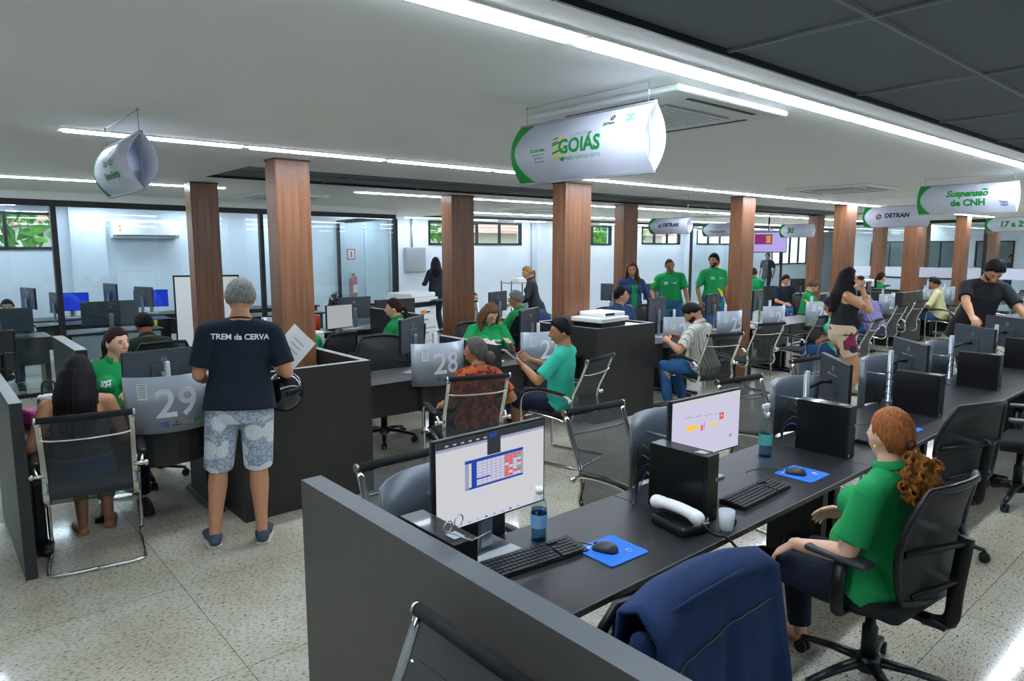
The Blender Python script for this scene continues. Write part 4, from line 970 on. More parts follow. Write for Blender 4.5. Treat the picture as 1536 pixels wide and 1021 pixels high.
def person(name_label,pos,face,pose='stand',h=1.70,skin='tan',sex='m',fat=0,lean=0,side=0,twist=0,head=(0,0,0),armR=None,armL=None,handR=None,handL=None,
           legs=None,top=('tee','navy cloth'),bottom=('jeans','jeans'),shoes='shoe black',hair=('short','black'),beard=False,glasses=False,vox=.008,prints=(),z0=0,seatz=.47,bust=None,curl=.5,openhand=(0,0),mouthopen=False,group=None,elbow=None,feet=None,upper_only=False,earring=False,hem=None,tattoo=False):
    """pos: ground point under the pelvis; face: heading in degrees (0 = +Y, counter-clockwise); positions of hands are in the person's own frame (x right, y ahead, z up, metres)."""
    s=h/1.70; k=Vector
    pel=k((0,0,.93 if pose=='stand' else (seatz+.075)/s))
    if pose=='sit': pel=k((0,0,(seatz+.06)/s))
    Tm=Matrix.Translation(pel)@Matrix.Rotation(R(twist),4,'Z')@Matrix.Rotation(R(-lean),4,'X')@Matrix.Rotation(R(side),4,'Y')
    def U(x,y,z): return Tm@k((x,y,z))
    f=1+fat
    hips=[k((sx*.095*(1+.3*fat),0,pel.z-.03)) for sx in (-1,1)]
    waist=U(0,.01,.15); chest=U(0,.005,.34); clav=U(0,-.015,.47); neck=U(0,-.005,.53); 
    shw=.185 if sex=='m' else .165; shw*=1+.25*fat
    sh=[U(sx*shw,-.01,.432) for sx in (-1,1)]
    Rh=Tm.to_3x3().to_4x4()@Matrix.Rotation(R(head[0]),4,'Z')@Matrix.Rotation(R(-head[1]),4,'X')@Matrix.Rotation(R(head[2]),4,'Y')
    hc=U(0,.0,.575)+ (Rh@k((0,.018,.056)))
    Hm=Matrix.Translation(hc)@Rh
    hsc=1.0
    # legs
    if pose=='stand':
        ft=feet or [(-.11,-.01,0),(.11,.01,0)]
        ank=[k((a[0],a[1],.075+a[2])) for a in ft]
        kn=[];
        for i in (0,1):
            q,w=ik(hips[i],ank[i],.44,.43,k((0,1,0))); kn.append(q); ank[i]=w
        toes=[k((a.x+(.04 if i else -.04),a.y+.15,a.z-.045)) for i,a in enumerate(ank)]
    else:
        ft=feet or [(-.11,.47,0),(.12,.44,0)]
        ank=[k((a[0],a[1],.075+a[2])) for a in ft]; kn=[]
        for i in (0,1):
            q,w=ik(hips[i],ank[i],.44,.43,k((0,.3,1))); kn.append(q); ank[i]=w
        toes=[k((a.x+(.03 if i else -.03),a.y+.15,a.z-.045)) for i,a in enumerate(ank)]
    # arms
    rest=[k((-.25,.03,pel.z-.05)),k((.25,.03,pel.z-.05))] if pose=='stand' else [k((-.16,.30,pel.z+.13)),k((.16,.30,pel.z+.13))]
    W_=[k(armL) if armL else rest[0],k(armR) if armR else rest[1]]
    el=[];wr=[]
    for i,sx in enumerate((-1,1)):
        pole=k((sx*.5,-1,-.5)) if not elbow or not elbow[i] else k(elbow[i])
        q,w=ik(sh[i],W_[i],.275,.245,pole); el.append(q); wr.append(w)
    up_=(1,0,0)
    B=MB(); by=1+fat*.9
    tor=[(k((0,0,pel.z-.06)) if pose=='stand' else k((0,.01,pel.z-.05)),(.115*f,.075*by)),(pel,(.150*f,.098*by)),(U(0,.005,.08),(.155*f,.108*by*(1+fat*.3))),(waist,(.138*f*(1.02 if sex=='m' else .95),.10*by*(1+fat*.5))),(U(0,.012,.25),(.148*f,.105*by)),(chest,(.158*f,.108)),(U(0,-.005,.42),(.150*f,.092)),(U(0,-.012,.475),(.10,.07)),(neck,(.060,.058)),(U(0,.0,.555),(.054,.056))]
    def ttube(mb,sec,grow=0,n=20): mb.tube([a for a,_ in sec],[(r[0]+grow,r[1]+grow) for _,r in sec],None,n=n,up=tuple((Tm.to_3x3()@k((0,-1,0)))) ,round_=True)
    ttube(B,tor)
    B.tube([neck-(Rh@k((0,0,.03))),hc+(Rh@k((0,-.015,-.06)))],[(.052,.055),(.050,.055)],n=14,round_=True)
    for i in (0,1):
        B.tube([U(0,-.01,.455),lerp(U(0,-.01,.455),sh[i],.6),sh[i]],[.066,.056,.048],n=12,round_=True)
        m1=lerp(sh[i],el[i],.35); m2=lerp(el[i],wr[i],.3)
        B.tube([sh[i],m1,el[i]],[.049*(1+fat*.7),.047*(1+fat*.8),.037*(1+fat*.4)],n=12,round_=True)
        B.tube([el[i],m2,wr[i]],[.037*(1+fat*.4),.040*(1+fat*.3),.026],n=12,round_=True)
    if sex=='f' or bust:
        for sx in (-1,1): B.ell(U(sx*.072,.085,.325),(.062*f,.055*f,.06*f))
    if fat>.12: B.ell(U(0,.06*by,.13),(.13*f,.10*by,.12))
    thr=.082*(1+fat*.6); 
    if not upper_only:
        for i in (0,1):
            B.tube([hips[i],lerp(hips[i],kn[i],.35),kn[i]],[thr,thr*.93,.056*(1+.3*fat)],n=14,round_=True)
            B.tube([kn[i],lerp(kn[i],ank[i],.3),lerp(kn[i],ank[i],.7),ank[i]],[.055*(1+.3*fat),.058*(1+.3*fat),.042,.034],n=12,round_=True)
            a=ank[i]; B.tube([a+k((0,-.035,-.045)),lerp(a,toes[i],.5)+k((0,0,-.02)),toes[i]+k((0,.03,-.008))],[(.03,.028),(.040,.028),(.036,.016)],n=12,up=(0,0,1),round_=True)
        B.ell((0,-.035,pel.z-.03),(.12*f,.072,.08))
    # head
    headshell(B,Hm,lambda d:0,36,fat)
    hx=lambda x,y,z:Hm@k((x,y,z))
    B.tube([hx(0,.088,.028),hx(0,.101,.006),hx(0,.112,-.016),hx(0,.096,-.026)],[.008,.0095,.0125,.009],n=8,round_=True)
    for sx in (-1,1):
        B.ell(hx(sx*.012,.098,-.021),(.008,.009,.007),n=8)
        B.ell(hx(sx*.076,-.006,.002),(.010,.019,.032),n=10,rot=(Rh.to_3x3()@Matrix.Rotation(R(-20*sx),3,'Z')@Matrix.Rotation(R(-12),3,'X')))
    B.ell(hx(0,.089,-.048),(.024,.010,.006),n=10,rot=Rh.to_3x3()); B.ell(hx(0,.087,-.060),(.020,.010,.007),n=10,rot=Rh.to_3x3())
    # hands
    P_=[]
    for i,sx in enumerate((-1,1)):
        spec=(handL if i==0 else handR) or {}
        dr=k(spec['dir']) if 'dir' in spec else (wr[i]-el[i]); dr.normalize()
        pn=k(spec.get('palm',(-sx*.8,0,-.6))); pn=pn-dr*pn.dot(dr)
        if pn.length<1e-3: pn=k((0,0,-1))
        pn.normalize(); sd=dr.cross(pn)*1.0   # across the palm
        th=spec.get('thumb',None)
        if th is not None:
            if sd.dot(k(th))<0: sd=-sd
        else:
            if sd.dot(k((-sx*.6,.7,.5)))<0: sd=-sd
        w=wr[i]; cu=spec.get('curl',curl)
        B.tube([w-dr*.02,w+dr*.02,w+dr*.06,w+dr*.088],[(.026,.020),(.034,.017),(.040,.015),(.038,.013)],n=14,up=tuple(pn),round_=True)
        for j,(o_,ln,rr) in enumerate(((.030,.070,.0088),(.0105,.078,.0092),(-.010,.072,.0088),(-.029,.058,.0078))):
            b0=w+dr*.085+sd*o_; d1=dr+sd*(o_*1.6*spec.get('spread',1)); d1.normalize(); a=cu*(1+.12*j)
            def bend(an): return (d1*math.cos(an)+pn*math.sin(an))
            p1=b0+bend(a*.55)*ln*.42; p2=p1+bend(a*1.35)*ln*.33; p3=p2+bend(a*2.0)*ln*.25
            B.tube([b0-d1*.02,b0,p1,p2,p3],[rr*1.05,rr*1.05,rr,rr*.95,rr*.85],n=8,round_=True)
        t0=w+dr*.022+sd*.028; t1=t0+(dr*.6+sd*.75+pn*.25).normalized()*.035; t2=t1+(dr*.85+sd*.3+pn*.4).normalized()*.030; t3=t2+(dr*.9+pn*.45*cu).normalized()*.024
        B.tube([w+dr*.015+sd*.012,t0,t1,t2,t3],[.014,.0135,.0115,.0105,.009],n=8,round_=True)
        P_.append((w,dr,pn,sd))
    Sm=Matrix.Scale(s,4)
    me=rm(B,vox,2,.5)
    me.transform(Sm)
    root=fin(me,'person','skin '+skin); root.location=(pos[0],pos[1],z0); root.rotation_euler=(0,0,R(face)); tag(root,name_label,'person',group)
    bv=None
    def sub(mb,name,m,v=None,sm=2): 
        if v: q=rm(mb,v,sm)
        else:
            bmesh.ops.recalc_face_normals(mb.bm,faces=mb.bm.faces); q=bpy.data.meshes.new(name); mb.bm.to_mesh(q); mb.bm.free()
            if mb.mats: 
                for x in mb.mats: q.materials.append(x)
        q.transform(Sm)
        if not v and mb.mats:
            o=bpy.data.objects.new(name,q); COL.objects.link(o); o.parent=root; return o
        return fin(q,name,m,root)
    # face details
    for sx in (-1,1):
        b=MB(); e=hx(sx*.031,.0775,.012); b.ell(e,(.0125,.0082,.0058),M['eye white'],n=10,rot=Rh.to_3x3()); b.ell(hx(sx*.031,.0815,.0115),(.0056,.0048,.0050),M['iris'],n=8,rot=Rh.to_3x3()); b.tube([hx(sx*.018,.083,.0165),hx(sx*.031,.0865,.0195),hx(sx*.045,.0785,.0165)],.0016,M['iris'],n=5); sub(b,'eye',None)
        b=MB(); b.tube([hx(sx*.014,.0895,.030),hx(sx*.031,.0885,.036),hx(sx*.048,.0775,.031)],[.0022,.0032,.0018],M['hair brown' if hair[1] not in('black','grey','salt') else 'hair '+('black' if hair[1]=='black' else 'salt')],n=6); sub(b,'eyebrow',None)
    b=MB(); b.tube([hx(-.021,.0885,-.052),hx(0,.0985,-.0525),hx(.021,.0885,-.052)],[(.0035,.002),(.0042,.0048),(.0035,.002)],M['lips'],n=8,up=tuple(Rh@k((0,1,0)))); 
    if mouthopen: b.ell(hx(0,.099,-.054),(.011,.004,.006),M['shoe black'],n=8,rot=Rh.to_3x3())
    sub(b,'lips',None)
    # hair
    st,hm=hair[0],'hair '+hair[1] if hair[1]!='buzz' else 'hair buzz'
    hb=MB()
    kw={}
    if st=='buzz': T_=.006; kw=dict(front=.64,side=.1,back=-.38,wid=.10)
    elif st=='short': T_=.019
    elif st=='quiff': T_=.026; kw=dict(front=.55,side=.12,back=-.30,wid=.35)
    elif st=='sleek': T_=.012; kw=dict(front=.58,side=.05,back=-.70)
    else: T_=.021; kw=dict(front=.62,side=-.25,back=-1,wid=.14)
    seed=hash(name_label)%97 if False else sum(map(ord,name_label))%97
    def off(d):
        m_=hairmask(d,**kw); nz=noise.noise(d*(7 if st!='curly' else 5)+k((seed,0,0)))*(.006 if st in('short','quiff','curly') else .002)
        return -.014+m_*(T_+.014+ (nz if m_>.5 else 0)+(.008*max(0,d.z) if st in('quiff','short') else 0))
    headshell(hb,Hm,off,44)
    UPz=k((0,0,1))
    if st in('long','curly','bob','lb'):
        L_=hair[2] if len(hair)>2 else .35
        random.seed(seed)
        nstr=15 if st!='curly' else 20
        for q in range(nstr):
            t=q/(nstr-1); az=lerp(R(72),R(288),t)     # from right front round the back to left front
            o_=k((math.sin(az)*.078,math.cos(az)*.088,.02+.03*math.sin(PI*t)))
            p0=hx(o_.x*.85,o_.y*.85,.055); p1=hx(o_.x*1.1,o_.y*1.12,-.01); p2=hx(o_.x*1.16,o_.y*1.18-.005,-.09)
            fr=abs(t-.5)*2; ll=L_*(1-.12*fr)*random.uniform(.92,1.05)
            out=k((p2-hc)); out.z=0; out.normalize()
            bk=Rh@k((0,-1,0))
            pts=[p0,p1,p2]; cur=p2.copy(); nS=6
            for v in range(1,nS+1):
                ff=v/nS; step=ll/nS
                spread=.10*(1 if v<3 else -.1)
                cur=cur+k((0,0,-1))*step+ (out*spread*step*3 if v<3 else k((0,0,0)))
                cur=cur+ (bk*.12*step if fr<.6 else (Rh@k((0,1,0)))*.02*step)
                w_=.012*math.sin(v*1.7+q) if st=='curly' else .003*math.sin(v+q)
                pts.append(cur+out*w_+k((0,0,0)))
            rr=.030 if st!='curly' else .027
            hb.tube(pts,[.02,.026,rr]+[rr*(1-.55*(v/nS)**2) for v in range(1,nS+1)],n=8,round_=True)
        hv=max(.007,vox); sub(hb,'hair',hm,hv,2)
    elif st=='none': hb.bm.free()
    else:
        sub(hb,'hair',hm)
    if st=='pony' or (st=='sleek'):
        tail=hair[2] if len(hair)>2 else .25; curlyt=len(hair)>3
        hb=MB(); b0=hx(0,-.098,.0 if not curlyt else -.005); d0=(Rh@k((0,-1,-.3))).normalized()
        if not curlyt:
            pts=[b0-d0*.02,b0+d0*.03]; cur=pts[-1].copy()
            for v in range(1,6): cur=cur+k((0,0,-1))*tail/5+d0*(.012 if v<2 else -.004); pts.append(cur.copy())
            hb.tube(smoothpath(pts,3),[.016]*2+[.024]*(len(smoothpath(pts,3))-8)+[.022,.02,.018,.014,.01,.006],n=10,round_=True); sub(hb,'ponytail',hm)
        else:
            random.seed(5)
            for q in range(64):
                t=random.random(); r0=k((random.gauss(0,.036),random.gauss(0,.028),0)); c=b0+d0*(.03+.035*math.sin(t*PI))+Rh@r0+k((0,0,-1))*tail*t*.75; ph=random.uniform(0,6)
                hb.tube([c+k((.013*math.cos(ph+v*1.25),.013*math.sin(ph+v*1.25),-.0125*v)) for v in range(9)],.0085,None,n=6,round_=True)
            sub(hb,'ponytail','hair '+(hair[3] if isinstance(hair[3],str) else hair[1]),.007,1)
        hb=MB(); hb.tube([b0+ (Rh@k((math.cos(a*PI/6)*.02,0,math.sin(a*PI/6)*.02))) for a in range(12)],.007,M['shoe black'],n=6,closed=True); sub(hb,'hair_band',None)
    if st=='bun': 
        hb=MB(); hb.ell(hx(0,-.09,.07),(.045,.045,.045),n=14); sub(hb,'hair_bun',hm)
    if st=='lowbun':
        hb=MB(); hb.ell(hx(0,-.125,-.055),(.05,.045,.055),n=14); sub(hb,'hair_bun',hm)
    if beard:
        bb=MB(); headshell(bb,Hm,lambda d:-.012+.0148*max(0,min(1,(-.22-d.z)/.1))*max(0,min(1,(d.y+.25)/.2))*(0 if (abs(d.x)<.26 and -.60<d.z<-.40) else 1),60); sub(bb,'beard','hair brown')
    if glasses:
        gb=MB()
        for sx in (-1,1):
            gb.tube([hx(sx*.032+.021*math.cos(t*PI/7),.102-.004*abs(math.cos(t*PI/7)),.010+.016*math.sin(t*PI/7)) for t in range(14)],.0018,M['frame black'],n=5,closed=True)
            gb.tube([hx(sx*.053,.097,.014),hx(sx*.078,.05,.014),hx(sx*.080,-.01,.012)],.0018,M['frame black'],n=5)
        gb.tube([hx(-.011,.104,.012),hx(.011,.104,.012)],.0018,M['frame black'],n=5); sub(gb,'glasses',None)
    if earring:
        gb=MB(); 
        for sx in (-1,1): gb.ell(hx(sx*.082,.0,-.036),(.005,.005,.008),M['yellow'],n=8)
        sub(gb,'earring',None)
    # clothing
    kind,cm=top[0],top[1]
    cv=max(.009,vox)
    cb=MB(); g=.014
    hemz= (-.13 if pose=='stand' else -.05) if hem is None else hem
    if kind in('polo','tee','shirt','jacket'):
        loose=1.10 if kind!='polo' else 1.07
        low=[(U(0,-.018,hemz+.0) if pose=='stand' else k((0,.015,pel.z-.02)),(.170*f*loose+.010,.140*by*loose))] 
        sec=low+[(U(0,-.014,.02) ,(.168*f*loose,.134*by*loose)),(U(0,.006,.09),(.160*f*loose,.114*by*loose*(1+fat*.3))),(waist,(.146*f*loose,.108*by*loose*(1+fat*.5))),(U(0,.012,.25),(.152*f*1.06,.112*by)),(chest,(.160*f*1.06,.116)),(U(0,-.005,.41),(.150*f*1.03,.100)),(U(0,-.012,.472),(.108,.080)),(U(0,-.009,.50),(.072,.066))]
        cb.tube([a for a,_ in sec],[r for _,r in sec],None,n=24,up=tuple((Tm.to_3x3()@k((0,-1,0)))))
        if sex=='f' or bust:
            for sx in (-1,1): cb.ell(U(sx*.072,.088,.325),(.070*f,.064*f,.068*f))
        if fat>.12: cb.ell(U(0,.062*by,.13),(.14*f,.108*by,.13))
        for i in (0,1):
            cb.tube([U(0,-.01,.452),lerp(U(0,-.01,.452),sh[i],.6),sh[i]],[.078,.069,.060],n=14,round_=True)
            if kind in('jacket',) or (len(top)>2 and top[2]=='long'):
                cb.tube([sh[i],lerp(sh[i],el[i],.4),el[i],lerp(el[i],wr[i],.3),lerp(el[i],wr[i],.93)],[.060*(1+.5*fat),.058*(1+.6*fat),.053,.052,.040],n=14)
            else:
                en=.80 if kind!='tank' else .3
                cb.tube([sh[i],lerp(sh[i],el[i],.4),lerp(sh[i],el[i],en)],[.060*(1+.5*fat),.061*(1+.6*fat),.064*(1+.6*fat)],n=14)
        body=sub(cb,{'polo':'polo_shirt','tee':'t_shirt','shirt':'shirt','jacket':'jacket'}[kind],cm,cv,2)
        if kind in('polo','shirt','jacket'):
            c2=MB(); c0=U(0,-.006,.514)
            rg=[c0+Tm.to_3x3()@k((math.cos(a)*.068,math.sin(a)*.066,.010-.022*math.sin(a))) for a in [2*PI*q/20 for q in range(20)] if not (abs(math.degrees(a)-90)<14)]
            # open at the front
            rg=[]
            for q in range(19):
                a=R(106)+R(328)*q/18; rg.append(c0+Tm.to_3x3()@k((math.cos(a)*.070,math.sin(a)*.068,.008-.020*math.sin(a))))
            c2.tube(rg,[(.006,.020)]*len(rg),None,n=8,up=tuple(Tm.to_3x3()@k((0,0,1)))); 
            sub(c2,'collar',cm)
        else:
            c2=MB(); c0=U(0,-.006,.507); c2.tube([c0+Tm.to_3x3()@k((math.cos(a)*.068,math.sin(a)*.064,-.014*math.sin(a))) for a in [2*PI*q/20 for q in range(20)]],.006,None,n=6,closed=True); sub(c2,'neckband',cm)
    elif kind=='tank':
        sec=[(U(0,.0,hemz),(.172*f+.01,.124*by+.006)),(U(0,.0,.02) ,(.170*f+.006,.12*by+.006)),(waist,(.142*f+.012,.105*by*(1+fat*.5)+.01)),(U(0,.012,.25),(.150*f+.01,.108*by+.01)),(U(0,.008,.335),(.157*f+.008,.108+.012)),(U(0,.0,.385),(.140*f,.108))]
        cb.tube([a for a,_ in sec],[r for _,r in sec],None,n=24,up=tuple((Tm.to_3x3()@k((0,-1,0)))))
        for sx in (-1,1):
            cb.ell(U(sx*.072,.088,.325),(.070*f,.064*f,.068*f))
            cb.tube(smoothpath([U(sx*.09,.11,.34),U(sx*.095,.088,.42),U(sx*.09,.0,.50),U(sx*.08,-.085,.44),U(sx*.075,-.10,.36)],3),.014,None,n=8)
        if fat>.12: cb.ell(U(0,.062*by,.13),(.14*f,.108*by,.13))
        body=sub(cb,'tank_top',cm,cv,2)
    # trousers
    if not upper_only:
        kind2,pm=bottom; pb=MB(); e_={'jeans':1,'shorts':.0,'shortshorts':-.5,'capri':.6}[kind2]
        pb.tube([pel+k((0,0,.10)),pel,pel-k((0,-.01,.08)),pel-k((0,-.01,.135))],[(.156*f+.012,.113*by+.010),(.168*f+.014,.122*by+.014),(.150*f+.01,.118*by+.01),(.11*f,.10*by)],None,n=20,up=(0,-1,0))
        pb.ell((0,-.045,pel.z-.03),(.142*f,.096,.105))
        for i in (0,1):
            if kind2=='shortshorts': pb.tube([hips[i],lerp(hips[i],kn[i],.55)],[thr+.014,thr+.012],n=16)
            elif kind2=='shorts': pb.tube([hips[i],lerp(hips[i],kn[i],.4),lerp(hips[i],kn[i],1.02)+k((0,-.004,0))],[thr+.014,thr+.012,thr+.002],n=16)
            else: pb.tube([hips[i],lerp(hips[i],kn[i],.4),kn[i],lerp(kn[i],ank[i],.35),lerp(kn[i],ank[i],.94 if e_==1 else .6)],[thr+.012,thr+.006,.070,.068,.055],n=16)
            if kind2=='jeans' or kind2=='shorts': pb.ell(kn[i],(.068,.068,.068) if kind2=='jeans' else (.03,.03,.03),n=12)
        sub(pb,'trousers' if kind2 in('jeans','capri') else 'shorts',pm,cv,2)
        if shoes:
            for i in (0,1):
                a=ank[i]; sb=MB(); t=toes[i]
                if shoes=='sandal':
                    sb.tube([a+k((0,-.05,-.068)),lerp(a,t,.5)+k((0,0,-.048)),t+k((0,.05,-.024))],[(.036,.008),(.042,.008),(.038,.008)],M['sandal'],n=12,up=(0,0,1)); sb.tube([lerp(a,t,.6)+k((-.042,0,-.035)),lerp(a,t,.6)+k((0,.0,.012)),lerp(a,t,.6)+k((.042,0,-.035))],.008,M['sandal'],n=6); sub(sb,'sandal',None)
                else:
                    sb.tube([a+k((0,-.045,-.03)),a+k((0,.01,-.022)),lerp(a,t,.55)+k((0,0,-.012)),t+k((0,.05,-.008))],[(.038,.034),(.044,.040),(.048,.032),(.043,.022)],None,n=14,up=(0,0,1),round_=True)
                    so_=sub(sb,'shoe',shoes)
                    sl=MB(); sl.tube([a+k((0,-.052,-.064)),lerp(a,t,.5)+k((0,0,-.046)),t+k((0,.058,-.022))],[(.042,.011),(.050,.011),(.045,.011)],M['sole' if shoes in('shoe blue','shoe brown') else 'shoe black'],n=14,up=(0,0,1),round_=True); q=sub(sl,'sole',None); q.parent=so_
    if tattoo:
        tr=BVHTree.FromPolygons([v.co for v in me.vertices],[p.vertices for p in me.polygons]); mat('tattoo ink','#3b3f46',.6)
        for c0,nn,rad in ((P_[1][0]+P_[1][1]*.05,-P_[1][2],.026),(lerp(sh[1],el[1],.72)+k((.03,0,0)),k((1,-.1,.1)),.026),(lerp(el[1],wr[1],.65),-P_[1][2],.016)):
            c0=c0*s; nn=nn.normalized(); a_=nn.cross(k((0,0,1))).normalized(); b_=a_.cross(nn); b=MB()
            def pj(x,y):
                h_=tr.ray_cast(c0+a_*x+b_*y+nn*.12,-nn); return (h_[0]+nn*.0012) if h_[0] else None
            for ring,(r0,r1,n_) in enumerate(((.0,.35,5),(.48,.68,9),(.8,1.0,12))):
                for q_ in range(n_):
                    t0=2*PI*q_/n_; t1=t0+2*PI/n_*.7
                    pts=[pj(rad*rr*math.cos(t),rad*rr*math.sin(t)) for rr,t in ((r0,t0),(r1,t0),(r1,t1),(max(r0,.05),t1))]
                    if all(pts): b.quad(pts,'tattoo ink')
            b.build('tattoo','tattoo ink',root,fix=False)
    # prints on the shirt
    if prints:
        tree=BVHTree.FromPolygons([v.co for v in body.data.vertices],[p.vertices for p in body.data.polygons])
        for pr in prints:
            typ=pr[0]; c=(Sm@Tm)@k(pr[1]); an=pr[2]  # an: heading of outward normal, degrees from +Y
            nrm=(Tm.to_3x3()@(Matrix.Rotation(R(an),3,'Z')@k((0,1,0)))); upv=(Tm.to_3x3()@k((0,0,1))); rt=nrm.cross(upv)*-1; rt=upv.cross(nrm)
            def pj(x,y,o_=.002):
                p=c+rt*x+upv*y+nrm*.3; hit=tree.ray_cast(p,-nrm)
                if hit[0] is None: return c+rt*x+upv*y
                return hit[0]+nrm*o_
            b=MB()
            if typ=='text': puttext(b,pr[3],pr[4],pj,pr[5],bold=pr[6] if len(pr)>6 else .001); nm='chest_print'
            else:
                poly=pr[3]; xs=[q[0] for q in poly]; ys=[q[1] for q in poly]; st_=.012
                def inside(x,y):
                    r=False; j=len(poly)-1
                    for i in range(len(poly)):
                        if (poly[i][1]>y)!=(poly[j][1]>y) and x<(poly[j][0]-poly[i][0])*(y-poly[i][1])/(poly[j][1]-poly[i][1])+poly[i][0]: r=not r
                        j=i
                    return r
                y=min(ys)
                while y<max(ys):
                    x=min(xs)
                    while x<max(xs):
                        if inside(x+st_/2,y+st_/2): b.quad([pj(x,y),pj(x+st_,y),pj(x+st_,y+st_),pj(x,y+st_)],pr[4])
                        x+=st_
                    y+=st_
                nm='colour_patch'
            o=b.build(nm,None,root,fix=False)
    r=P(); r.root=root; r.s=s; r.hands=P_; r.hc=hc; r.U=U; r.Tm=Tm
    r.world=lambda v:Matrix.Translation((pos[0],pos[1],z0))@Matrix.Rotation(R(face),4,'Z')@(Vector(v)*s)
    return r
GP=('polo','polo green')
def logos(back=False):
    return [('text',(.075,.1,.36),0,'VAPT',.03,'number white',.0012),('text',(.077,.1,.335),0,'VUPT',.03,'number white',.0012),('text',(-.07,.1,.345),0,'GOIÁS',.022,'number white',.0008)]
sleeve=('poly',(-.21,0,.37),80,[(-.03,-.02),(.03,-.02),(.03,.02),(-.03,.02)],'yellow')
wedge=('poly',(0,.1,.2),20,[(-.02,.07),(.06,.03),(.12,-.08),(.08,-.16),(.05,-.02)],'yellow')
# ================= the people =================
FAR=.0105
# 1 standing man in navy
man=person('man in navy t-shirt and leaf-print shorts seen from behind, holding paper and a helmet',(1.50,4.36),-18,h=1.72,skin='tan',fat=.13,lean=4,side=3,hem=-.05,head=(-4,14,0),
  armR=(.24,.20,1.10),armL=(-.20,.26,1.03),handR=dict(dir=(0,.9,.35),palm=(-1,0,0),curl=1.0,thumb=(0,0,1)),handL=dict(dir=(.3,.9,.1)),elbow=((-.35,-.9,-.8),(.35,-.9,-.8)),
  top=('tee','navy cloth'),bottom=('shorts','leaf shorts'),shoes='shoe blue',hair=('short','grey'),vox=.0065,feet=[(-.19,.02,0),(.09,-.03,0)],
  prints=[('text',(0,-.13,.40),180,'TREM da CERVA',.048,'number white',.0012)])
q=man.world(man.hands[1][0]+man.hands[1][1]*.09)
e=empty('paper_sheet',q,R(-30),'white printed sheet of paper in the hand of the man in navy','paper')
b=MB(); o=Vector((0,.01,0)); u=Vector((.62,-.2,-.62)).normalized(); v=Vector((.55,.1,.62)).normalized()
V=[];F=[]
for j in range(9):
    for i in range(7): V.append(o+u*(-.06+.2*i/6)+v*(-.02+.28*j/8)+Vector((0,.012*math.sin(i*.7+j*.4),0)))
for j in range(8):
    for i in range(6): F.append((j*7+i,j*7+i+1,(j+1)*7+i+1,(j+1)*7+i))
b.add(V,F,'white paper',True); b.build('sheet',None,e,fix=False)
b=MB()
for j in range(5):
    p=o+u*.0+v*(.05+.035*j)+Vector((0,.016,0)); b.quad([p-Vector((0,.03,0)),p+u*.09-Vector((0,.03,0)),p+u*.09+v*.006-Vector((0,.03,0)),p+v*.006-Vector((0,.03,0))],'plate grey')
b.build('print',None,e,fix=False)
# helmet hanging from the right forearm
hp=man.world(lerp(Vector(man.hands[1][0]),man.hands[1][0]-man.hands[1][1]*.1,.5))
e=empty('motorcycle_helmet',(hp.x+.035,hp.y-.02,hp.z-.15),R(-40),'black motorcycle helmet with clear visor hanging from the arm of the man in navy','helmet')
b=MB(); V=[];F=[]; n=28; h_=16
for i in range(h_+1):
    f_=PI*i/h_
    for j in range(n):
        a=2*PI*j/n; d=Vector((math.sin(f_)*math.cos(a),math.sin(f_)*math.sin(a),math.cos(f_))); r=.135
        V.append(Vector((d.x*r*.92,d.y*r*1.05,d.z*r)))
for i in range(h_):
    for j in range(n):
        a=2*PI*(j+.5)/n; f_=PI*(i+.5)/h_
        if f_>PI*.86: continue
        if math.sin(a)<-.35 and .36*PI<f_<.66*PI: continue
        F.append((i*n+j,(i+1)*n+j,(i+1)*n+(j+1)%n,i*n+(j+1)%n))
mat('helmet black','#101216',.15,coat=.6); mat('helmet lining','#1c2026',.9,bump=.4,bscale=90)
b.add(V,F,'helmet black',True); o=b.build('shell',None,e,fix=False); sm=o.modifiers.new('s','SOLIDIFY'); sm.thickness=.02; e.rotation_euler=(R(125),R(10),R(-20))
b=MB(); V2=[];F2=[]
for i in range(5,12):
    f_=PI*i/h_
    for j in range(n+1):
        a=R(190)+R(160)*j/n; d=Vector((math.sin(f_)*math.cos(a),math.sin(f_)*math.sin(a),math.cos(f_))); V2.append((d.x*.131,d.y*.149,d.z*.14))
for i in range(6):
    for j in range(n): F2.append((i*(n+1)+j,i*(n+1)+j+1,(i+1)*(n+1)+j+1,(i+1)*(n+1)+j))
b.add(V2,F2,'clear glass',True); b.build('visor',None,e,fix=False)
b=MB(); b.ell((0,.005,.01),(.10,.115,.105),'helmet lining'); b.build('padding',None,e)
b=MB(); b.tube(smoothpath([(.09,0,-.08),(.06,-.01,-.15),(0,0,-.175),(-.06,.01,-.15),(-.09,0,-.08)],3),.007,'helmet lining',n=6); b.build('chin_strap',None,e)
b=MB(); b.box((-.05,-.138,-.105),(.03,-.128,-.085),'white plastic',bev=.003); b.build('decal',None,e)

# 2 seated woman with long black hair
person('woman with long black hair and grey top sitting at the counter, seen from behind',(.71,4.93),-6,'sit',h=1.62,skin='tan',sex='f',fat=.06,lean=7,head=(-10,16,6),
  armL=(-.22,.20,.66),armR=(.20,.28,.66),top=('tank','grey cloth'),bottom=('shortshorts','jeans'),shoes='sandal',hair=('long','black',.34),vox=.0065,feet=[(-.02,.30,.0),(.14,.36,0)],seatz=.46)
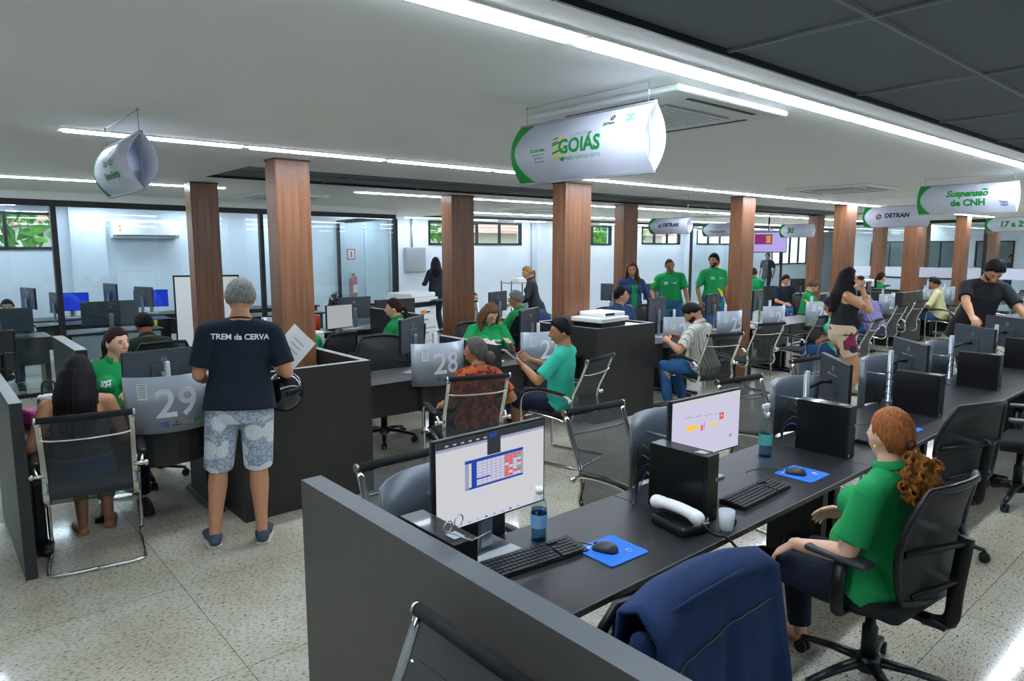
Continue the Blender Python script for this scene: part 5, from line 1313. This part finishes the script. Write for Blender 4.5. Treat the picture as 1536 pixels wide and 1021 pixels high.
# 3 attendant 29
person('attendant in a green polo shirt with a dark ponytail sitting behind plate twenty-nine',(1.13,5.95),168,'sit',h=1.70,skin='fair',sex='f',fat=.10,lean=3,head=(38,2,0),armL=(-.10,.34,.86),armR=(.20,.34,.86),
  top=GP,bottom=('jeans','dark jeans'),hair=('sleek','brown',.22),vox=.0065,prints=logos()+[('poly',(.20,0,.37),-80,[(-.03,-.02),(.03,-.02),(.03,.02),(-.03,.02)],'yellow')],seatz=.49,handR=dict(dir=(-.3,.9,-.1),palm=(0,0,-1)),handL=dict(dir=(.3,.9,-.1),palm=(0,0,-1)))
# 4 man in dark green, back
person('man in a dark green shirt seen from behind, seated just right of the ponytailed attendant',(1.72,7.45),5,'sit',h=1.66,skin='brown',lean=10,head=(0,14,0),top=('shirt','olive cloth','long'),hair=('short','black'),vox=.009,armL=(-.2,.35,.84),armR=(.2,.35,.84))
# 5 girl at the left edge
person('woman in green behind a wide monitor at the left edge of the photo',(.96,11.75),170,'sit',seatz=.42,h=1.62,skin='fair',sex='f',head=(0,8,0),top=GP,hair=('sleek','brown',.2),vox=.010,armR=(.1,.4,.84),armL=(-.25,.42,.84))
# 6 attendant with ponytail facing left
person('attendant in a green polo with a low ponytail, in profile facing left',(4.28,6.95),32,'sit',h=1.70,skin='fair',sex='f',lean=4,head=(18,2,0),top=GP,hair=('sleek','brown',.16),vox=.009,seatz=.50,armL=(-.15,.36,.80),armR=(.17,.36,.80))
# 7 hidden beside column
person('person in green mostly hidden behind the big column, only a shoulder showing',(3.14,6.85),25,'sit',h=1.50,skin='tan',lean=12,head=(0,20,0),top=GP,hair=('short','black'),vox=.011,armR=(.2,.35,.82),armL=(-.2,.35,.82))
# 8 attendant 27
person('attendant in green with light brown hair and glasses looking down behind the grey-haired woman',(4.82,6.02),162,'sit',h=1.74,skin='fair',sex='f',fat=.1,lean=10,head=(10,28,0),top=GP,hair=('long','lightbrown',.14),glasses=True,vox=.0065,
   seatz=.50,armL=(-.16,.34,.84),armR=(.20,.36,.84),prints=logos()+[('poly',(.20,0,.37),-80,[(-.03,-.02),(.03,-.02),(.03,.02),(-.03,.02)],'yellow')])
# 9 grey haired attendant
person('grey-haired man in green polo and glasses seen from behind, turned left',(6.22,6.95),16,'sit',h=1.72,skin='tan',lean=6,head=(12,10,0),top=GP,hair=('short','grey'),glasses=True,vox=.010,seatz=.50,armL=(-.2,.36,.84),armR=(.2,.36,.84))
# 10 standing woman, dark jacket
person('standing woman in a dark jacket with a blond ponytail, leaning over a desk',(8.05,8.65),45,h=1.62,skin='tan',sex='f',lean=12,head=(25,6,0),top=('jacket','dark jacket'),hair=('sleek','blond',.30),vox=.010,armL=(-.25,.38,1.02),armR=(.1,.30,1.0),bottom=('jeans','dark jeans'))
# 11 standing woman dark blue near the panel
person('woman in dark blue seen from behind standing by the electrical panel',(8.72,12.6),-10,h=1.70,skin='tan',sex='f',head=(-10,5,0),top=('jacket','navy cloth'),hair=('long','black',.2),vox=.012,bottom=('jeans','dark jeans'),armL=(-.2,.25,1.1),armR=(.2,.25,1.1))
# 12 seated woman face
person('seated woman with reddish hair and dark top facing the woman in dark blue',(8.75,11.7),150,'sit',h=1.68,skin='tan',sex='f',head=(0,0,0),top=('shirt','black cloth'),hair=('long','red',.12),vox=.011,seatz=.5,armL=(-.1,.30,.95),armR=(.1,.32,.98),elbow=((-1,-.2,-.6),(1,-.2,-.6)))
# 13 grey haired woman in red print
person('grey-haired woman in a red printed top sitting in front of plate twenty-eight',(3.36,4.30),-2,'sit',h=1.56,skin='olive',sex='f',fat=.16,lean=4,side=4,head=(38,4,0),top=('tee','red print'),hair=('lowbun','salt'),glasses=False,vox=.0065,armR=(.28,.12,.64),armL=(-.18,.3,.66),bottom=('capri','dark jeans'),shoes='sandal',seatz=.43)
# 14 man in teal
person('man in a teal t-shirt sitting in profile, looking at his phone',(4.33,4.31),28,'sit',h=1.72,skin='olive',lean=-2,head=(28,10,0),top=('tee','teal cloth'),bottom=('shorts','dark jeans'),hair=('short','black'),vox=.0065,seatz=.46,
   armL=(-.16,.30,.84),armR=(.10,.34,.86),elbow=((-1,-.5,-1),(1,-.4,-1)),handR=dict(dir=(-.3,.7,.5),palm=(-.6,-.5,.6),curl=.9),handL=dict(dir=(.2,.7,.5),palm=(.6,-.5,.6),curl=.9),shoes='shoe black',feet=[(.02,.42,0),(.22,.36,0)])
# 15 man in glasses navy
person('man with glasses and navy shirt sitting behind the printer, looking right',(7.62,6.42),172,'sit',h=1.76,skin='tan',fat=.05,head=(48,-4,0),top=('shirt','blue jacket','long'),hair=('short','black'),glasses=True,vox=.008,seatz=.50)
# 16 curly woman standing
person('curly-haired woman in a blue jacket standing beside the man in glasses',(8.68,7.08),150,h=1.68,skin='tan',sex='f',fat=.04,head=(-22,2,0),top=('jacket','blue jacket'),hair=('curly','curly',.30),glasses=True,vox=.008,bottom=('jeans','dark jeans'),
   armR=(.18,.22,1.0),armL=(-.30,.24,.98),prints=[('poly',(.0,.1,.2),0,[(-.05,-.22),(.05,-.22),(.045,.2),(-.045,.2)],'polo green')])
# 17 polo man leaning
person('man in a green polo leaning forward with open mouth, facing the camera',(10.15,7.38),128,h=1.74,skin='brown',fat=.12,lean=10,side=4,head=(8,4,6),top=GP,hair=('buzz','buzz'),vox=.008,mouthopen=True,armR=(.30,.20,.96),armL=(-.30,.28,.82),prints=logos()+[('poly',(.21,0,.37),-80,[(-.03,-.02),(.03,-.02),(.03,.02),(-.03,.02)],'yellow')])
# 18 polo man beard
person('bearded man in a green polo with a yellow wedge, head turned to the left',(10.95,7.05),152,h=1.80,skin='brown',fat=.08,head=(-52,0,0),top=GP,hair=('short','black'),beard=True,vox=.008,prints=logos()+[('poly',(-.08,.1,.1),25,[(-.10,.10),(.02,.02),(.06,-.10),(.03,-.16),(-.02,-.02)],'yellow')])
# 19 floral
person('person with bunned hair and pale floral shirt behind the bearded man',(13.6,8.75),190,h=1.72,skin='brown',sex='f',fat=.1,head=(0,0,0),top=('tee','pale print'),hair=('bun','black'),vox=.012)
# 20 striped shirt man
person('man in a striped shirt and jeans sitting beside the tall black box, looking down',(6.85,4.49),10,'sit',h=1.74,skin='tan',fat=.16,lean=10,head=(14,32,0),top=('shirt','stripe shirt'),bottom=('jeans','jeans'),shoes='shoe brown',hair=('quiff','black'),beard=True,vox=.0065,seatz=.46,
   armL=(-.22,.34,.80),armR=(.14,.38,.80),elbow=((-1,-.5,-1),(1,-.4,-1)),feet=[(-.14,.36,0),(.12,.30,0)])
# 21 green back behind column 25
person('man in a green polo seen from behind just right of the column behind plate twenty-five',(15.3,8.75),-40,'sit',h=1.76,skin='brown',head=(-10,0,0),top=GP,hair=('buzz','buzz'),vox=.012,seatz=.58)
# 22 reading paper
rd=person('attendant in green with short brown hair reading a sheet of paper',(12.55,6.12),196,'sit',h=1.74,skin='fair',sex='f',fat=.05,lean=8,head=(20,24,0),top=GP,hair=('short','lightbrown'),glasses=True,vox=.009,seatz=.50,armL=(-.12,.36,.92),armR=(.08,.36,.86),prints=[('poly',(.20,0,.37),-80,[(-.03,-.02),(.03,-.02),(.03,.02),(-.03,.02)],'yellow')])
p=rd.world((-.06,.50,.92)); o=MB().box((-.11,-.003,-.12),(.11,.0,.16),'white paper').build('paper_sheet'); o.location=p; o.rotation_euler=(R(25),R(20),R(30)); tag(o,'white sheet held up by the attendant in green','paper')
# 23 dark haired behind
person('person with short dark hair just behind the attendant who reads a sheet',(14.9,7.75),150,'sit',h=1.70,skin='tan',head=(0,10,0),top=('tee','navy cloth'),hair=('short','black'),vox=.013)
# 24 far walking
person('distant person in dark clothes walking beyond the glass, left of the last columns',(24.0,13.2),100,h=1.70,skin='brown',top=('tee','black cloth'),hair=('short','black'),bottom=('jeans','dark jeans'),vox=.014)
# 25 tattooed woman
tw=person('woman in a black tank top with long black hair, one hand at her head',(8.15,3.50),-142,h=1.68,skin='tan',sex='f',fat=.20,head=(6,2,0),hem=-.02,top=('tank','black cloth'),bottom=('shortshorts','geometric shorts'),shoes='sandal',hair=('long','black',.30),tattoo=True,vox=.0075,
   armL=(-.24,.06,.95),armR=(.15,.15,1.43),elbow=((-.8,-.8,0),(.5,1,-1.2)),handR=dict(dir=(-.2,-.35,.9),palm=(-1,-.3,0),curl=.35,thumb=(0,-1,0),spread=1.6))
for (t,r_) in ((.5,.016),(.8,.012)): pass
# 26 brownish face behind
person('seated person with short brown hair glimpsed behind the tattooed woman',(15.7,6.45),170,'sit',h=1.66,skin='tan',head=(30,0,0),top=('tee','olive cloth'),hair=('short','brown'),vox=.013)
# 27 purple
person('man in a purple plaid shirt sitting with his head hidden behind the tattooed woman',(12.35,4.74),-20,'sit',h=1.70,skin='tan',fat=.15,lean=25,head=(0,25,0),top=('shirt','plaid shirt','long'),bottom=('jeans','jeans'),hair=('short','black'),vox=.010,seatz=.46,armL=(-.2,.4,.82),armR=(.2,.4,.82))
# 28 far green woman ponytail
person('far attendant in green with a dark ponytail in profile facing right',(15.9,6.1),215,'sit',h=1.74,skin='fair',sex='f',head=(30,4,0),top=GP,hair=('sleek','brown',.25),vox=.011,seatz=.54)
# 29 yellow
person('man in a pale yellow shirt seen from behind, seated past the black box',(15.75,4.86),10,'sit',h=1.74,skin='brown',fat=.16,lean=8,head=(20,10,0),top=('shirt','cream cloth','long'),bottom=('jeans','jeans'),hair=('short','black'),vox=.010,seatz=.47,armL=(-.25,.36,.80),armR=(.2,.36,.80))
# 30/31 behind far window
person('left of the two people standing behind the farthest window',(25.6,6.55),90,h=1.62,skin='brown',top=('tee','navy cloth'),hair=('short','black'),vox=.014)
person('right of the two people standing behind the farthest window',(25.6,6.02),90,h=1.70,skin='tan',top=('tee','olive cloth'),hair=('short','black'),vox=.014)
# 32 man in black t-shirt
person('bearded man in a black t-shirt leaning over the front desks and looking down',(8.98,2.44),138,h=1.86,skin='tan',fat=.08,lean=18,side=-3,head=(-12,30,0),top=('tee','black cloth'),hair=('short','black'),beard=True,vox=.0065,bottom=('jeans','dark jeans'),
   armR=(.36,.56,1.08),armL=(-.26,.50,1.0),handR=dict(dir=(.1,.8,-.5),palm=(0,-.4,-1),curl=.5),elbow=((-.8,-.6,-.5),(.8,-.3,-.2)))
# 33 red-haired attendant
rw=person('red-haired woman in a green polo shirt with a curly ponytail, sitting in the foreground',(2.94,1.07),-4,'sit',h=1.64,skin='fair',sex='f',fat=.16,lean=-4,head=(-18,2,0),top=GP,bottom=('jeans','dark jeans'),shoes='sandal',hair=('sleek','red',.17,'curly red'),vox=.006,seatz=.47,earring=True,
   armL=(-.22,.25,.67),armR=(.24,.26,.70),handL=dict(dir=(-.1,.65,-.55),palm=(.2,-.3,-1),curl=.35,spread=1.5),elbow=((-.3,-1,-.8),(1,-1,-.5)),prints=[('poly',(0,.12,.12),30,[(-.06,.08),(.06,.05),(.07,-.09),(-.06,-.10)],'yellow')],feet=[(-.16,.40,0),(.14,.40,0)])
# 34 seated person in mint hidden by the tattooed woman
person('seated person with a mint sleeve and a wristwatch mostly hidden by the tattooed woman',(9.55,4.12),10,'sit',h=1.62,skin='brown',sex='f',fat=.1,lean=12,head=(0,10,0),top=('tee','mint cloth'),hair=('short','black'),vox=.011,armL=(-.30,.14,.70),armR=(.2,.3,.72),seatz=.46)
# ================= rear desks and the left office =================
def plaindesk(x0,x1,y0,y1,label,front=None,z=.74,group='plain desks at the back'):
    e=empty('office_desk',((x0+x1)/2,(y0+y1)/2,0),0,label,'desk',group); a,d=(x1-x0)/2,(y1-y0)/2
    MB().box((-a,-d,z-.03),(a,d,z),bev=.003).build('worktop','desk laminate',e)
    MB().box((-a+.05,-d+.02 if front!='back' else d-.04,z-.36),(a-.05,-d+.04 if front!='back' else d-.02,z-.031)).build('modesty_panel','black laminate' if front!='grey' else 'grey plastic',e)
    for s in (-1,1): MB().box((s*(a-.06)-.03,-d+.1,0),(s*(a-.06)+.03,d-.08,z-.031),bev=.005).build('leg','black metal',e)
    return e
plaindesk(3.0,4.85,7.55,8.2,'black desk under the lit monitor beside the ponytailed woman')
plaindesk(6.1,8.4,7.9,8.45,'black desk in front of the standing woman in the dark jacket')
plaindesk(9.4,11.2,8.0,8.6,'dark desk behind the two standing men in green'); plaindesk(11.3,13.2,8.2,8.8,'dark desk behind the column of plate twenty-five')
plaindesk(15.9,17.4,7.9,8.5,'dark desk right of the man in green seen from behind')
monitor((4.02,7.95,.74),R(14),'lit grey monitor in front of the ponytailed woman','grey',zc=.30,w=.42,h=.30)
monitor((6.9,8.3,.74),R(200),'black monitor left of the standing woman in the dark jacket','grey',zc=.32)
monitor((9.75,8.35,.74),R(110),'narrow black monitor left of the woman with curly hair','grey',zc=.34)
monitor((4.75,8.95,.74),R(180),'black monitor behind the round fan','grey',zc=.30)
monitor((11.0,8.35,.74),R(150),'black monitor behind the two standing men in green','grey',zc=.3)
monitor((15.3,7.6,.74),R(160),'black monitor beyond column and man in green','grey',zc=.3); 
e=empty('folded_stand',(8.75,10.1,0),0,'grey metal rack with white sheets right of the standing woman in the dark jacket','rack')
b=MB()
for x in (0,.55):
    for y in (0,.3): b.tube([(x,y,0),(x,y,1.25)],.012,'black metal',n=6)
b.build('frame',None,e)
for z in (.5,.85,1.2): MB().box((-.02,-.02,z),(.57,.32,z+.02)).build('shelf','grey plastic',e)
e=empty('paper_stack',(8.95,10.12,1.222),0,'stack of white paper on top of the grey rack','paper'); MB().box((0,0,0),(.3,.22,.07)).build('stack','white paper',e)
plaindesk(4.2,5.4,8.75,9.3,'black desk that carries the round fan')
e=empty('water_container',(3.55,7.75,.741),0,'wide white round container on the rear desk','container')
MB().rev([(0,0),(.13,0),(.145,.01),(.145,.15),(.14,.16),(0,.165)],n=28).build('body','white plastic',e); MB().rev([(.1455,.135),(.149,.137),(.149,.145),(.1455,.147)],n=28).build('rim','grey plastic',e)
numplate((3.45,8.3,.74),0,None,'blank grey plate beside the lit grey monitor',back=False)
e=empty('fan',(4.45,8.95,.741),R(25),'round black desk fan behind the lit grey monitor','fan')
MB().rev([(0,0),(.11,0),(.1,.02),(.02,.03),(.018,.22),(0,.22)]).build('stand','black plastic',e)
b=MB()
for rr in (.06,.1,.14,.165): b.tube([(rr*math.cos(t*PI/12),-.05,.38+rr*math.sin(t*PI/12)) for t in range(24)],.003,'black metal',n=5,closed=True)
for t in range(16): a=t*PI/8; b.tube([(.03*math.cos(a),-.055,.38+.03*math.sin(a)),(.1*math.cos(a),-.06,.38+.1*math.sin(a)),(.168*math.cos(a),-.03,.38+.168*math.sin(a))],.0022,'black metal',n=4)
b.build('guard',None,e)
b=MB()
for t in range(5):
    a=t*2*PI/5; c,s=math.cos(a),math.sin(a); c2,s2=math.cos(a+.8),math.sin(a+.8)
    b.add([(.03*c,-.03,.38+.03*s),(.15*c,-.02,.38+.15*s),(.14*c2,-.005,.38+.14*s2),(.03*c2,-.02,.38+.03*s2)],[(0,1,2,3)],'dark grey plastic')
b.ell((0,0,.38),(.05,.07,.05),'black plastic'); b.build('blades',None,e,fix=False)
o=MB().rev([(0,0),(.05,0),(.05,.2),(.045,.22),(0,.22)]).build('thermos','orange plastic'); o.location=(4.25,9.1,.741); tag(o,'orange-red cylinder left of the round fan','container')
partition(4.93,4.99,7.5,8.8,'black dividing panel right of the ponytailed woman'); partition(5.35,6.05,9.35,9.41,'black dividing panel left of the white copier',z=1.1)
def copier(x,y,rz,label,k=1):
    e=empty('copier',(x,y,0),R(rz),label,'copier')
    MB().box((-.3,-.28,.02),(.3,.28,.92),bev=.015).build('body','white plastic',e)
    for z in (.12,.34,.56): 
        d=MB().box((-.27,-.295,z),(.27,-.281,z+.19),bev=.004).build('paper_drawer','white plastic',e); MB().box((-.06,-.303,z+.13),(.06,-.296,z+.155)).build('handle','grey plastic',d)
    MB().box((-.31,-.3,.93),(.31,.28,1.0),bev=.01).build('neck','black plastic',e)
    MB().box((-.33,-.3,1.0),(.33,.3,1.07),bev=.01).build('scanner_bed','white plastic',e); MB().box((-.3,-.27,1.07),(.3,.28,1.15),bev=.02).build('feeder','white plastic',e)
    MB().box((.12,-.42,1.0),(.34,-.3,1.03),bev=.005,rot=Euler((R(-15),0,0)).to_matrix()).build('control_panel','dark grey plastic',e)
    b=MB(); b.box((-.1,-.2965,.80),(0,-.2815,.86),'orange'); b.box((.04,-.2965,.82),(.12,-.2815,.84),'text dark'); b.build('sticker',None,e)
copier(6.35,9.9,15,'tall white copier behind the rear desks with an orange sticker'); copier(17.0,6.85,-30,'white copier at the far right beside the far columns')
copier(4.95+7.0,10.6,0,'white copier near the back wall behind the standing men') if False else None
# chairs on the far side of the rear desks
for x,y,rz,l in ((7.3,9.3,175,'left of the standing woman in the dark jacket'),(8.6,9.3,185,'right of the standing woman in the dark jacket'),(11.6,9.6,180,'behind the bearded man'),(5.6,9.9,160,'left of the white copier')):
    vchair(x,y,rz,'chrome-framed rear chair '+l)
# denim vest
e=empty('denim_vest',(6.12,6.86,0),R(8),'blue denim vest hung over the chair of the grey-haired attendant','vest')
V=[];F=[]; n=14; m=14
for j in range(m+1):
    s=j/m*2-1; d=abs(s)**1.1
    for i in range(n+1):
        u=-1+2*i/n; V.append((u*(.25+.03*d)+.01*math.sin(6*u+3*d),-.20+(-.09 if s>0 else .02)*min(1,abs(s)*5)-.02*u*u+.012*math.sin(8*u)*d,1.09-.04*u*u-(.52 if s<0 else .6)*d))
for j in range(m):
    for i in range(n): F.append((j*(n+1)+i,j*(n+1)+i+1,(j+1)*(n+1)+i+1,(j+1)*(n+1)+i))
b=MB(); b.add(V,F,'blue jacket',True); o=b.build('body',None,e,fix=False); sm=o.modifiers.new('s','SOLIDIFY'); sm.thickness=.015
b=MB(); b.tube([(-.262+.0*math.cos(a),-.27+.05*math.cos(a),.88+.12*math.sin(a)) for a in [t*PI/8 for t in range(16)]],.008,'dark jeans',n=6,closed=True); b.build('armhole',None,e)
# papers on counters
for x,y,z,a,l in ((4.35,5.38,.741,20,'sheet of paper on the counter in front of the attendant with glasses'),(12.0,5.5,.741,5,'sheet of paper on the counter under the reading attendant'),(9.3,5.45,.741,10,'sheet of paper on the counter behind plate twenty-four')):
    o=MB().box((-.15,-.1,0),(.15,.1,.006),'white paper').build('paper_sheet'); o.location=(x,y,z); o.rotation_euler=(0,0,R(a)); tag(o,l,'paper')
o=MB().box((-.105,-.002,0),(.105,.002,.16),'white paper').build('paper_sheet'); o.location=(4.62,5.62,.745); o.rotation_euler=(R(-14),R(-12),R(20)); tag(o,'upright white sheet in the hands of the attendant with light brown hair','paper')
# mobile phone and handset of the man in teal
b=MB(); b.box((-.036,-.0045,-.075),(.036,.0045,.075),'white plastic',bev=.003); b.box((-.031,-.006,-.065),(.031,-.0046,.065),'pink'); o=b.build('mobile_phone'); o.location=(4.06,4.72,.93); o.rotation_euler=(R(-50),R(8),R(70)); tag(o,'white and pink mobile phone held by the man in teal','phone')
# things on counter 29
e=empty('pouch',(.50,5.35,.741),R(15),'pink and purple pouch leaning beside the left end panel','pouch')
b=MB(); b.box((-.03,-.08,0),(.03,.08,.12),'pink',bev=.02); b.box((-.032,-.082,0),(.032,.082,.05),mat('purple cloth','#5b2c86',.7),bev=.02); b.build('body',None,e)
e=empty('handbag',(.62,5.42,.741),R(-10),'black and white patterned bag at the left end of the front counter','bag')
m_=mat('check bag','#d8dadc',.6,var=.9,vscale=30); MB().box((-.07,-.05,0),(.07,.05,.19),bev=.02).build('body',m_,e); MB().tube(smoothpath([(-.04,0,.18),(-.03,0,.27),(.03,0,.27),(.04,0,.18)],4),.006).build('handle','black plastic',e)
o=MB().box((-.07,-.1,0),(.07,.1,.015),mat('kraft','#b08e62',.8)).build('notebook'); o.location=(.64,5.16,.741); o.rotation_euler=(0,0,R(25)); tag(o,'brown notebook on the counter left of the woman with long black hair','notebook')
o=MB().box((-.11,-.15,0),(.11,.15,.012),'white paper').build('paper_stack'); o.location=(1.45,5.5,.741); tag(o,'stack of white paper near the water bottle by the standing man','paper')
# black wallet under the hand of the man in black
o=MB().box((-.09,-.05,0),(.09,.05,.03),mat('wallet','#2b1b20',.6),bev=.008).build('wallet'); o.location=(8.2,2.19,1.062); o.rotation_euler=(0,0,R(30)); tag(o,'dark case resting on a curved plate under the hand of the man in black','case')
# left part: panel, desks and monitors in front of and in the glass office
partition(.98,1.07,6.75,8.0,'black dividing panel with pale top left of the ponytailed attendant',z=1.04)
plaindesk(-.8,1.32,10.75,11.4,'long black desk behind the glass at the left edge'); plaindesk(1.5,2.7,10.8,11.45,'desk with pale grey front behind the glass',front='grey'); plaindesk(3.2,5.6,11.6,12.3,'desk behind the glass to the right of the first column')
plaindesk(.6,6.2,13.1,13.75,'long desk along the back wall of the left office')
monitor((.78,11.1,.74),R(180),'wide black monitor with silver stand at the left edge behind the glass','off',zc=.21,w=.78,h=.32,stand='foot')
monitor((2.08,11.1,.74),R(178),'wide black monitor with silver stand right of the glass post','off',zc=.24,w=.72,h=.34)
monitor((1.95,13.35,.74),R(-12),'bright blue screen just left of the glass post','blue',zc=.27,w=.5,h=.3); monitor((3.15,13.35,.74),R(-14),'bright blue screen above the man in dark green','blue',zc=.27,w=.54,h=.3); monitor((.55,13.35,.74),R(-12),'bright blue screen behind the girl at the left edge','blue',zc=.27,w=.5,h=.3)
for x,y,a,z,l in ((1.62,12.4,100,.32,'left of the glass post'),(1.3,12.6,104,.40,'behind the girl at the left edge'),(2.42,12.75,100,.42,'above the second wide monitor'),(2.85,12.5,108,.36,'in front of the right blue screen')):
    monitor((x,y,.74),R(a),'dark monitor turned edgewise '+l,'off',zc=z,h=.32,w=.50)
plaindesk(1.05,3.2,12.2,12.85,'desk under the turned monitors in the left office')
e=empty('whiteboard',(2.92,9.5,0),R(-22),'white board with thin black frame standing behind the leftmost column','whiteboard')
MB().box((-.38,-.01,.35),(.38,.01,1.52)).build('board','white plastic',e)
b=MB(); 
for lo,hi in (((-.4,-.015,.33),(-.38,.015,1.54)),((.38,-.015,.33),(.4,.015,1.54)),((-.4,-.015,1.52),(.4,.015,1.54)),((-.4,-.015,.33),(.4,.015,.35))): b.box(lo,hi,'frame black')
b.build('frame',None,e)
b=MB()
for s in (-1,1): b.tube([(s*.35,0,.34),(s*.35,-.25,.01)],.012,'black metal'); b.tube([(s*.35,0,.34),(s*.35,.25,.01)],.012,'black metal')
b.build('stand',None,e)
for x,l in ((2.5,'yellow-green'),): 
    o=MB().rev([(0,0),(.03,0),(.035,.1),(0,.1)],m='yellow').build('pen_cup'); o.location=(2.62,11.0,.741); tag(o,'small yellow pen cup on the desk behind the man in dark green','cup')
tchair(.7,11.9,180,'black office chair of the girl at the left edge'); tchair(1.75,7.35,0,'black office chair of the man in dark green'); tchair(.45,9.3,40,'black office chair on the floor in front of the left glass')
